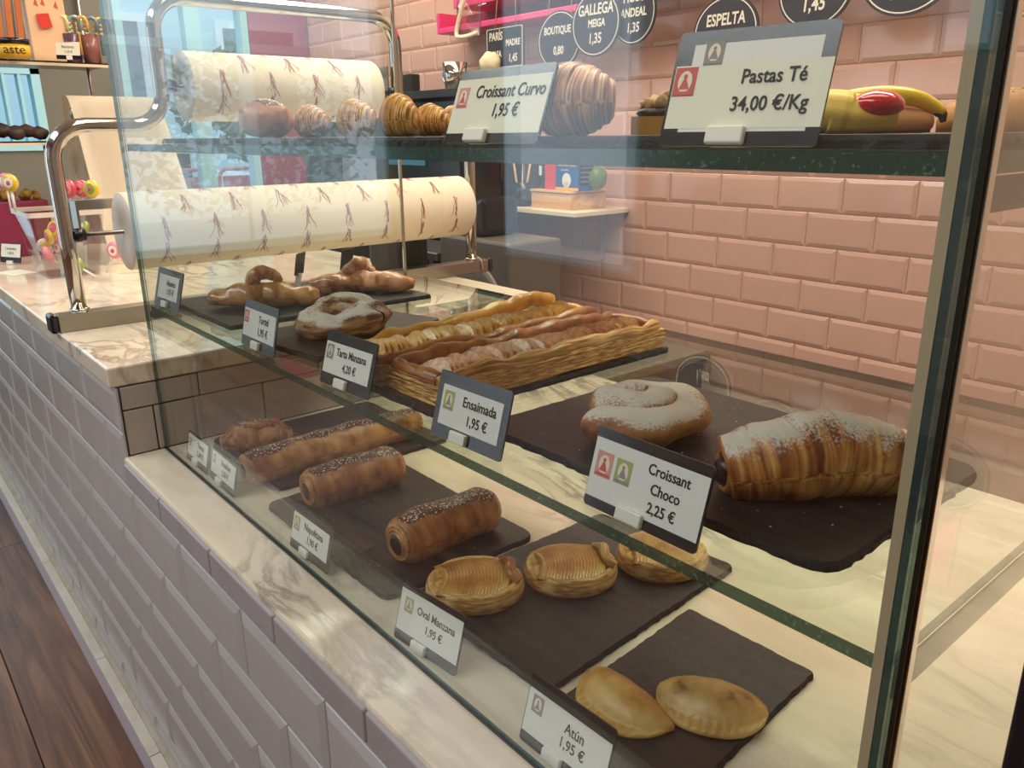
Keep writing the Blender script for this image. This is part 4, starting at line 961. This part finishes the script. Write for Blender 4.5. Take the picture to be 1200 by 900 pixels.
# lollipop tub
tubx, tuby = -1.175, .150
t = thing('lollipop_tub', 'clear plastic tub of wrapped sweets with lollipops stuck in its rim', 'tub', (tubx, tuby, ZU))
clear = glass_mat('clear_plastic', (.93, .93, .93, 1), 1.4, 1.0)
poly = lambda s, z_: [(p[0], p[1], z_) for p in rrect(s, s * .8, .012, 3)]
bm = bmesh.new(); R_ = []
for s, z_ in ((.140, .001), (.145, .004), (.196, .146), (.204, .147), (.204, .153), (.192, .153), (.138, .006), (.132, .004)):
    R_.append([bm.verts.new(v) for v in poly(s, z_)])
for a, b in zip(R_, R_[1:]):
    for k in range(len(a)): bm.faces.new((a[k], a[(k + 1) % len(a)], b[(k + 1) % len(a)], b[k]))
bm.faces.new(R_[0]); bm.faces.new(R_[-1]); link('tub', me_from(bm), clear, t)
bm = bmesh.new()
for a, b in ((poly(.206, .1435), poly(.206, .1545)),):
    A = [bm.verts.new(v) for v in a]; Bq = [bm.verts.new(v) for v in b]
    for k in range(len(A)): bm.faces.new((A[k], A[(k + 1) % len(A)], Bq[(k + 1) % len(A)], Bq[k]))
link('rim', me_from(bm), mat('milky_plastic', '#d9d2c8', .3), t)
lm = {k: mat('candy_' + k, c, .3, coat=.5) for k, c in dict(pink='#e58a98', red='#d94a58', yellow='#e8c432', white='#efe6da', green='#8aa84a', blue='#7fa8c8').items()}
def lolly(label, x, y, z_, c, c2, h, yaw=.7, rx=0., ry=0., grp='lollipops standing in the tub rim'):
    t = thing('lollipop', label, 'lollipop', (x, y, z_), (rx, ry, yaw), group=grp)
    tube('stick', [(0, 0, 0), (0, 0, h)], .0024, M['white'], t, 8)
    lathe('candy', [(0, -.007), (.017, -.0065), (.0205, 0), (.017, .0065), (0, .007)], lm[c], t, 24, 'Y', (0, 0, h + .016))
    lathe('swirl', [(0, -.0078), (.0105, -.0074), (.012, -.0068), (0, -.0066)], lm[c2], t, 20, 'Y', (0, 0, h + .016))
    lathe('centre', [(0, -.0084), (.005, -.0082), (.0055, -.0074), (0, -.0072)], lm['red'], t, 16, 'Y', (0, 0, h + .016))
for lab, dx, dy, c, c2 in (('pink and white lollipop, leftmost on the tub rim', -.097, -.080, 'pink', 'white'), ('pink lollipop second from the left on the tub rim', -.060, -.078, 'pink', 'red'), ('white and yellow lollipop just left of the chrome tube', -.025, -.082, 'yellow', 'white'),
                             ('pink red lollipop just right of the chrome tube', .055, .02, 'red', 'pink'), ('red lollipop behind the one right of the chrome tube', .062, .045, 'red', 'pink'), ('yellow lollipop at the right end of the tub rim', .092, .060, 'yellow', 'green')):
    lolly(lab, tubx + dx, tuby + dy, ZU + .150, c, c2, .050 if dx < 0 else .035)
rnd = random.Random(11)
for j in range(12):
    c = rnd.choice(['pink', 'yellow', 'green', 'white', 'yellow', 'pink'])
    lolly('%s wrapped lollipop inside the tub, %s, %s' % (c, ['at the left wall', 'left of the middle', 'right of the middle', 'at the right wall'][j % 4], ['nearest the customer', 'in the middle row', 'farthest back'][j // 4]), tubx - .036 + .024 * (j % 4), tuby - .026 + .024 * (j // 4), ZU + .030 + .022 * ((j * 7) % 3), c, rnd.choice(['red', 'white', 'yellow']), .022, rnd.uniform(-.2, 1.4), rnd.uniform(-.5, .5), rnd.uniform(-.7, .7), 'wrapped lollipops inside the tub')
lolly('pink wrapped lollipop lying on the counter between tub and paper roll', -1.045, .205, ZU + .012, 'pink', 'white', .045, .6, 0, .55, None)
lolly('yellow green wrapped lollipop lying on the counter beside the tub', -1.02, .175, ZU + .008, 'green', 'yellow', .040, .6, 0, -1.1, None)
t = thing('sweets_box', 'magenta sweets box with a yellow top at the far left end of the counter', 'box', (-1.66, .12, ZU))
box('body', -.075, .075, -.09, .09, 0, .150, mat('magenta_card', '#9c2f52', .5, var='#7d2340', scale=20), t, .004)
bm = bmesh.new(); rnd = random.Random(2)
for j in range(26): blob(bm, (rnd.uniform(-.06, .06), rnd.uniform(-.075, .075), .158 + rnd.uniform(0, .012)), rnd.uniform(.010, .016), 1, amp=.5, seed=j)
o = link('sweets', me_from(bm, True), mat('yellow_sweets', '#d8ac3c', .5, var='#8a6a20', scale=40), t); o['kind'] = 'stuff'
t = thing('price_tag', 'small white price tag with a black foot at the far left of the counter', 'price tag', (-1.44, .070, ZU), (-.25, 0, .5))
poly_slab('card', rrect(.075, .050, .003, 4, 0, .030), -.0008, .0008, M['black'], t); poly_slab('paper', rrect(.070, .034, .001, 2, 0, .036), -.0012, -.0009, M['paperw'], t)
text('Caramelos', .0095, M['ink'], t, (0, -.0015, .041)); text('1,50 €', .0095, M['ink'], t, (0, -.0015, .029)); box('clip', -.010, .010, -.005, .004, 0, .010, M['white'], t, .001)
t = box('leaflet', -.045, .045, -.03, .03, 0, .0012, M['paperw'], None, label='cream leaflet lying flat on the counter in front of the tub', cat='leaflet'); t.location = (-1.27, .055, ZU + .0003); t.rotation_euler = (0, 0, .3)
# glass shelf unit at the far left
XS = -1.5
t = thing('shelf_unit', 'two tier shelf unit with dark edged glass shelves at the far left', 'shelf', (XS - .10, .20, ZU))
for zc in (.514, .314):
    box('shelf', -.10, .10, -.22, .20, zc - ZU - .006, zc - ZU, M['sealdark'], t); box('front_lip', .1002, .104, -.22, .20, zc - ZU - .011, zc - ZU - .004, M['shelfwhite'], t)
for y in (-.21, .19): tube('upright', [(-.085, y, 0), (-.085, y, .80)], .006, M['steel'], t)
box('back_panel', -.10, -.097, .02, .19, .53, .80, mat('panel_grey', '#6f7166', .6), t)
us = .5145
bw = mat('breadstick_wrap', '#d98a4a', .4, var='#b9602c', scale=30)
for j in range(6):
    o = box('breadstick_pack', -.010, .010, -.008, .008, 0, .27 + .01 * (j % 2), bw, None, .003, label='tall orange breadstick pack, number %s from the left on the upper left shelf' % ['one', 'two', 'three', 'four', 'five', 'six'][j], cat='breadsticks', group='breadstick packs on the left shelf')
    o.location = (XS - .03, .083 + .0235 * j, us); o.rotation_euler = (.07 * 0 - .06, 0, 0)
t = thing('paste_jar', 'short yellow labelled jar with a black lid in front of the breadsticks', 'jar', (XS + .045, .168, us))
lathe('jar', [(0, 0), (.038, 0), (.038, .030), (0, .030)], mat('yellow_label', '#e3b32a', .4), t, 32); lathe('lid', [(.037, .0302), (.040, .031), (.040, .043), (.037, .044), (0, .044)], M['black'], t, 32)
tx = text('aste', .030, M['ink'], t, (.0385, -.004, .016), (PI / 2, 0, PI / 2 - .1)); 
t = thing('gift_bag', 'cream box printed with orange leaves standing behind the red tag', 'box', (XS - .04, .268, us))
bm = bmesh.new(); bbox(bm, -.03, .03, -.045, .045, 0, .20, .002); link('body', me_from(bm), mat('cream_card', '#e5b98c', .5, var='#efcfa8', scale=10), t)
for j, (y, zz) in enumerate(((-.02, .135), (-.004, .137), (.026, .132))): poly_slab('leaf_print', [(y - .006, zz), (y, zz + .016), (y + .004, zz - .004)], .0302, .0308, mat('leaf_orange', '#c4622c', .5), t, 'YZ')
o = box('red_tag', 0, .002, -.015, .015, 0, .034, mat('red_card', '#d93a32', .4), None, label='red square tag hanging in front of the cream box', cat='tag'); o.location = (XS - .005, .262, us + .080); o.rotation_euler = (.15, 0, 0)
for j, (y, lab) in enumerate(((.318, 'purple brown candy cane jar beside the price tag'), (.366, 'pinkish candy cane jar nearest the glass case'))):
    t = thing('candy_jar', lab, 'jar', (XS - .02, y, us)); lathe('jar', [(0, 0), (.021, 0), (.022, .070 + .0 * j), (.0205, .070), (.0195, .003), (0, .003)], mat('jar_pinkish', '#8c5a52' if j else '#5a3f4e', .25), t, 24)
cw = mat('candy_cream', '#ead79a', .3); cg = mat('candy_grey', '#6f8894', .3); cy_ = mat('candy_yellow', '#e6b04a', .3)
for j in range(9):
    y = .285 + .0135 * j
    lab = ['first', 'second', 'third', 'fourth', 'fifth', 'sixth', 'seventh', 'eighth', 'ninth'][j] + ' candy cane from the left, standing in the jars'
    t = thing('candy_cane', lab, 'candy cane', (XS - .022 + .006 * (j % 3), y, us + .02), (random.uniform(-.1, .1), 0, random.uniform(-.6, .6)), group='candy canes in the jars')
    pts = [(0, 0, 0), (0, 0, .045), (0, 0, .078)] + [(0, .013 - .013 * math.cos(a), .078 + .016 * math.sin(a)) for a in (.5, 1, 1.6, 2.2, 2.8)] + [(0, .026, .060)]
    tube('cane', pts, .0048, [cw, cy_, cg][j % 3], t, 8)
    for k in range(3): tube('stripe', [(.0, .0, .052 + .011 * k), (.0, .0, .056 + .011 * k)], .0052, [cg, cw, cw][j % 3], t, 8)
t = thing('price_tag', 'white price tag with a black foot among the candy canes', 'price tag', (XS + .06, .290, us), (0, 0, PI / 2 - .2))
poly_slab('card', rrect(.058, .010, .001, 3, 0, .006), -.0008, .0008, M['black'], t); poly_slab('paper', [(-.029, .011), (.026, .010), (.029, .044), (-.026, .040)], -.0008, .0004, M['paperw'], t); box('clip', -.007, .007, -.004, .003, 0, .010, M['white'], t, .001)
text('Bastones', .010, M['ink'], t, (0, -.0010, .031), sx=.8); text('1,20 €', .009, M['ink'], t, (0, -.0010, .019), sx=.8)
bm = bmesh.new()
for j in range(7): blob(bm, (.01 * math.sin(j * 2), -.08 + .028 * j, .016 + .006 * (j % 2)), .024, 2, (1, 1, .7), .5, seed=j)
link('dark_loaf', me_from(bm, True), mat('dark_bread', '#2c201a', .6, var='#4a3426', scale=40), None, (XS - .02, .118, .3145 + .004), label='lumpy dark brown loaf lying on the lower left shelf', cat='bread')

# ================================================================== BACK WALL FITTINGS
t = thing('wall_shelf', 'white shelf on brackets holding a wooden box and coffee packet', 'shelf', (-1.20, YW - .007, .073))
box('board', -.50, .30, -.262, 0, -.015, 0, M['shelfwhite'], t, .0015)
for x in (-.35, .18):
    bm = bmesh.new(); bbox(bm, x - .008, x + .008, -.006, 0, -.19, -.0152); bbox(bm, x - .008, x + .008, -.20, -.0062, -.022, -.0152); link('bracket', me_from(bm), mat('bracket_grey', '#b8aca4', .5), t)
zs = .0735
t = thing('wooden_box', 'flat pale wooden box with a lid on the white wall shelf', 'box', (-1.075, 1.735, zs))
box('body', -.100, .100, -.085, .085, 0, .052, M['boxwood'], t, .001)
box('lid', -.104, .104, -.089, .089, .0545, .062, M['boxwood'], t, .001); box('dark_gap', -.096, .096, -.081, .081, .0521, .0544, M['dark'], t)
zb = zs + .0625
t = thing('coffee_packet', 'blue coffee packet with yellow band and white emblem on the wooden box', 'packet', (-1.012, 1.712, zb), (0, 0, .0))
box('packet', -.055, .055, -.045, .045, 0, .098, mat('packet_blue', '#2463a8', .35, var='#1c4f8e', scale=30), t, .002)
box('yellow_band', -.0552, .0552, -.0456, -.0451, .001, .010, mat('packet_yellow', '#f0b43c', .4), t)
poly_slab('emblem', ellipse(.021, .024, 24, -.002, .034), -.0460, -.0452, mat('packet_white', '#e8e4d8', .5), t)
poly_slab('emblem_cup', rrect(.022, .020, .004, 3, -.002, .018), -.0466, -.0461, mat('packet_cream', '#cfc4a8', .5), t)
text('BONOMELLI', .0185, mat('packet_lettering', '#f2d27a', .5), t, (0, -.0462, .086), sx=.86, off=.0004); text('camomilla', .010, M['paper'], t, (-.012, -.0462, .068), sx=.9)
box('side_print', .0552, .0558, -.040, .040, .018, .088, mat('packet_navy', '#262a44', .5), t)
for k in range(4): box('print_line', .0559, .0562, -.034, .030, .028 + .015 * k, .032 + .015 * k, mat('packet_line', '#8a8aa0', .5), t)
o = box('red_packet', -.028, .028, -.035, .035, 0, .094, mat('packet_red', '#d83e4e', .35), None, .003, label='plain red packet left of the blue coffee packet', cat='packet'); o.location = (-1.103, 1.708, zb)
t = thing('fruit_jar', 'green and cream glass fruit ornament at the right end of the wooden box', 'ornament', (-.945, 1.745, zb - .0)); bm = bmesh.new(); blob(bm, (0, 0, .040), .036, 3, (.9, .9, 1.1), .2); link('body', me_from(bm, True), mat('fruit_green', '#7c8a3c', .3, var='#3f6a50', scale=25), t)
t = thing('black_pot', 'small black pot holding wooden stirrers on the white wall shelf', 'pot', (-1.235, 1.66, zs)); lathe('pot', [(0, 0), (.036, 0), (.038, .082), (.034, .083), (.033, .004), (0, .004)], M['black'], t, 28)
for j, (a, c) in enumerate(((-.25, M['boxwood']), (.1, M['shelfwhite']), (.3, M['boxwood']), (-.05, M['black']))): tube('stirrer', [(.01 * (j - 1.5), 0, .005), (.01 * (j - 1.5) + .14 * math.sin(a), .0, .16)], .004, c, t, 8)
t = thing('coffee_tin', 'black and yellow tin standing between the pot and red packet', 'tin', (-1.165, 1.715, zb)); lathe('tin', [(0, 0), (.030, 0), (.030, .085), (0, .085)], M['black'], t, 28); lathe('lid', [(0, .0852), (.034, .0854), (.034, .098), (0, .099)], mat('tin_yellow', '#e6b820', .4), t, 28); box('label', -.007, .007, -.0315, -.0302, .045, .078, M['paper'], t)
o = box('black_binder', -.055, .055, -.09, .09, 0, .20, M['black'], None, .003, label='tall black box beside the pink boxes on the white wall shelf', cat='box'); o.location = (-1.385, 1.735, zs)
for j in range(3):
    o = box('pink_carton', -.055, .055, -.07, .07, 0, .058, mat('carton_%d' % j, ['#b03a58', '#c0566a', '#8a4a58'][j], .5), None, .002, label=['bottom', 'middle', 'top'][j] + ' pink carton of the stack at the left end of the wall shelf', cat='carton', group='pink cartons on the wall shelf'); o.location = (-1.53, 1.74, zs + .0585 * j)
# pink hanging shelf
t = thing('pink_wall_box', 'hot pink open box shelf on the tiled wall above the chalk signs', 'shelf', (-1.25, YW - .009, .70))
box('lower_board', -.56, .30, -.14, 0, .0, .020, M['pink'], t, .002); box('upper_board', -.42, 1.55, -.16, 0, .075, .115, M['pink'], t, .002)
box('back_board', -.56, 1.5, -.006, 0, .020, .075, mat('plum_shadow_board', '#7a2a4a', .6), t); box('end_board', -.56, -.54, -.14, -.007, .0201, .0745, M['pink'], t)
box('upper_back', -.42, 1.55, -.006, 0, .1152, .32, M['pink'], t)
# kitchen tools on the wall
t = thing('hanging_jug', 'clear plastic jug with a cream handle hanging by the pink shelf', 'jug', (-1.475, 1.62, .66))
lathe('jug', [(0, 0), (.040, .0), (.048, .11), (.045, .11), (.037, .004), (0, .004)], clear, t, 28); tube('handle', catmull([(.045, 0, .005), (.02, -.05, -.01), (-.01, -.05, .01), (.045, -.05, .12)], 6), .0075, M['shelfwhite'], t, 10)
tube('hook', [(0, .04, .10), (0, .14, .13), (0, .236, .13)], .003, M['steel'], t, 6)
# twin machine behind the case
t = thing('coffee_machine', 'black coffee machine with grey panel and blue display behind the paper roll', 'machine', (-1.86, 1.52, -.36))
box('body', -.56, .60, -.12, .075, 0, .80, M['black'], t, .012)
box('top_tray', -.57, .61, -.13, .077, .801, .828, mat('charcoal', '#1c1b1e', .4), t, .003)
box('grey_panel', -.20, .06, -.128, -.1205, .40, .62, mat('panel_blue_grey', '#6d7a86', .35), t, .003)
box('blue_display', .16, .40, -.128, -.1205, .575, .60, mat('display_blue', '#3d7f9c', .3), t, .002)
box('drip_tray', -.30, .10, -.20, -.1205, .30, .34, M['steel'], t, .003)
for x in (-.12, .02): tube('spout', [(x, -.129, .44), (x, -.16, .44), (x, -.17, .40)], .010, M['shelfwhite'], t, 10)
t = thing('back_counter', 'grey worktop along the pink tiled wall behind the glass case', 'counter', (-1.5, 1.56, FZ))
box('cabinet', -1.2, .95, -.40, .296, 0, .374, mat('cabinet_grey', '#6a655e', .5), t); box('worktop', -1.22, .97, -.42, .297, .3745, .404, mat('worktop_grey', '#8d877c', .4), t, .003)
t = thing('steel_cup', 'steel cup standing on top of the black machine', 'cup', (-1.352, 1.46, -.36 + .829)); lathe('cup', [(0, 0), (.034, 0), (.043, .085), (.040, .085), (.032, .004), (0, .004)], M['chrome'], t, 28); tube('handle', catmull([(-.037, 0, .07), (-.068, 0, .06), (-.066, 0, .03), (-.036, 0, .02)], 5), .004, M['chrome'], t, 8)
t = thing('cone_ornament', 'small cream topped cone ornament in a brown pot by the signs', 'ornament', (-1.285, 1.56, -.36 + .829)); lathe('pot', [(0, 0), (.024, 0), (.031, .045), (.027, .046), (0, .044)], mat('pot_tan', '#b98848', .6), t, 24)
bm = bmesh.new(); blob(bm, (0, 0, .080), .036, 3, (1, 1, 1.1), .15); link('cream_top', me_from(bm, True), mat('cream_top', '#d9cca8', .6), t)
for j in range(6): tube('tooth', [(.026 * math.cos(j), .026 * math.sin(j), .042), (.029 * math.cos(j), .029 * math.sin(j), .056)], .004, M['white'], t, 6)
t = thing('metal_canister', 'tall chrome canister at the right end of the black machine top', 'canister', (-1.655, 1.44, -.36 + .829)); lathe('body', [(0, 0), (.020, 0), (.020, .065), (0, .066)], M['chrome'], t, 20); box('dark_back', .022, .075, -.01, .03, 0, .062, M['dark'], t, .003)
# slicer
t = thing('bread_slicer', 'grey steel bread slicer with a dark round opening behind the case', 'machine', (-1.10, 1.23, -.36))
gs = mat('slicer_grey', '#6e6860', .35, .3); bm = bmesh.new()
bbox(bm, .02, .36, -.05, .155, 0, .385, .008); link('housing', me_from(bm), gs, t)
lathe('round_cover', [(0, 0), (.15, 0), (.15, -.012), (.135, -.02), (0, -.02)], mat('cover_grey', '#5e5850', .4, .3), t, 40, 'Y', (.20, -.051, .17))
box('motor', .06, .20, -.02, .13, .386, .50, M['black'], t, .02); lathe('dial', [(0, 0), (.026, 0), (.022, -.012), (0, -.014)], mat('dial_pink', '#8a6a66', .4), t, 24, 'Y', (.115, -.021, .44))
box('table', -.40, .015, -.06, .13, .30, .325, M['steel'], t, .003)
for x in (-.38, -.03): box('table_leg', x - .01, x + .01, -.05, -.03, 0, .2995, M['steel'], t)
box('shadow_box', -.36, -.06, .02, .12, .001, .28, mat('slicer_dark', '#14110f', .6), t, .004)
lathe('drum', [(0, 0), (.035, 0), (.045, .02), (.035, .04), (0, .04)], mat('drum_cream', '#c8a898', .4), t, 28, 'Y', (-.27, -.05, .235)); 
for k in range(5): lathe('spring_ring', [(.022, 0), (.030, .002), (.022, .004)], M['chrome'], t, 20, 'X', (-.18 + .012 * k, -.03, .22 + .008 * k))
o = box('dark_bag', -.07, .07, -.05, .05, 0, .12, M['dark'], None, .03, label='dark rounded bag on the counter left of the slicer drum', cat='bag'); o.location = (-.62, .74, ZU); 
# ---- hanging chalk signs
def sign(label, x, zc, rx, rz, lines, sizes, oval_=True, y=1.6, ang=0., group='chalk signs hung in front of the wall', dark=False):
    t = thing('chalk_sign', label, 'sign', (x, y, zc), (0, ang, 0), group=group)
    pts = ellipse(rx, rz, 40) if oval_ else rrect(rx * 2, rz * 2, .006, 3)
    poly_slab('board', pts, -.003, .003, M['board'], t)
    bm = bmesh.new(); n = len(pts); k0, k1 = .945, .915
    A = [bm.verts.new((p[0] * k0, -.0034, p[1] * k0)) for p in pts]; Bq = [bm.verts.new((p[0] * k1, -.0034, p[1] * k1)) for p in pts]
    for i in range(n): bm.faces.new((A[i], A[(i + 1) % n], Bq[(i + 1) % n], Bq[i]))
    link('chalk_border', me_from(bm), M['chalk'], t)
    for s, (tx, tz, ts) in zip(lines, sizes): text(s, ts, M['chalk'], t, (tx, -.0040, tz), sx=.8, name='chalk_lettering', shear=.08, off=.0009)
    for s in (-1, 1): tube('string', [(s * rx * .55, .0, rz * .80), (s * rx * .35, .02, .32)], .0016, M['string'], t, 6)
    return t
sign('rectangular chalk sign reading París, leftmost of the hanging signs', -1.252, .602, .100, .066, ['PARÍS', 'MASA', 'MADRE', '1,45'], [(-.045, .036, .036), (-.045, -.020, .028), (.045, .012, .028), (.045, -.036, .034)], False)
sign('round chalk sign reading Boutique 0,80', -1.002, .603, .098, .088, ['BOUTIQUE', '0,80'], [(-.006, .030, .031), (.0, -.030, .034)], y=1.616)
sign('round chalk sign reading Gallega Meiga 1,35 with a glossy glint', -.826, .634, .100, .092, ['GALLEGA', 'MEIGA', '1,35'], [(0, .038, .042), (.005, .0, .030), (0, -.042, .040)])
sign('round chalk sign reading Picos Andeal 1,35, half behind the Gallega sign', -.690, .650, .082, .085, ['PICOS', 'ANDEAL', '1,35'], [(0, .040, .036), (0, .0, .032), (0, -.040, .036)], y=1.616)
sign('round chalk sign reading Espelta, above the tag reading Pastas Té', -.360, .567, .100, .088, ['ESPELTA', '1,60'], [(0, .030, .040), (0, -.030, .036)])
sign('round chalk sign cut by the frame top, reading 1,45', -.115, .640, .096, .088, ['CANDEAL', '1,45'], [(0, .035, .036), (0, -.035, .044)])
sign('largest round chalk sign at the top right, reading 1,80', .100, .655, .108, .098, ['CENTENO', '1,80'], [(0, .030, .034), (-.02, -.045, .042)])
sign('round chalk sign reading Integral, beyond the right side pane', .330, .620, .100, .090, ['INTEGRAL', 'CENTENO'], [(0, .030, .034), (0, -.020, .034)])
t = thing('hanging_rail', 'thin steel rail carrying the strings of the chalk signs', 'rail', (-.4, 1.62, .96)); tube('rail', [(-1.4, 0, 0), (1.4, 0, 0)], .005, M['steel'], t, 8)
for x in (-1.2, 1.2): tube('rail_arm', [(x, 0, 0), (x, YW - 1.62 - .007, 0)], .004, M['steel'], t, 8)

# ================================================================== CRUMBS
bm = bmesh.new(); rnd = random.Random(5)
for _ in range(90):
    x, y = rnd.uniform(.56, .80), rnd.uniform(.115, .30)
    blob(bm, (x, y, SM + .0003), rnd.uniform(.0003, .0008), 1, (1, 1, .5), .4)
o = link('sugar_crumbs', me_from(bm), mat('crumb', '#d8d0c0', .8), None, label='scattered icing sugar and crumbs on the large round cornered slate', cat='crumbs', kind='stuff')
bm = bmesh.new()
for _ in range(60):
    x, y = rnd.uniform(.10, .36), rnd.uniform(.10, .27); blob(bm, (x, y, SL_ + .0003), rnd.uniform(.0004, .0010), 1, (1, 1, .5), .4)
link('pastry_crumbs', me_from(bm), mat('crumb_brown', '#c09060', .8), None, label='pastry crumbs on the slate under the short chocolate rolls', cat='crumbs', kind='stuff')

# ================================================================== lift the whole place so that the floor is at z = 0
for o in bpy.data.objects:
    if o.parent is None: o.location.z += ZO
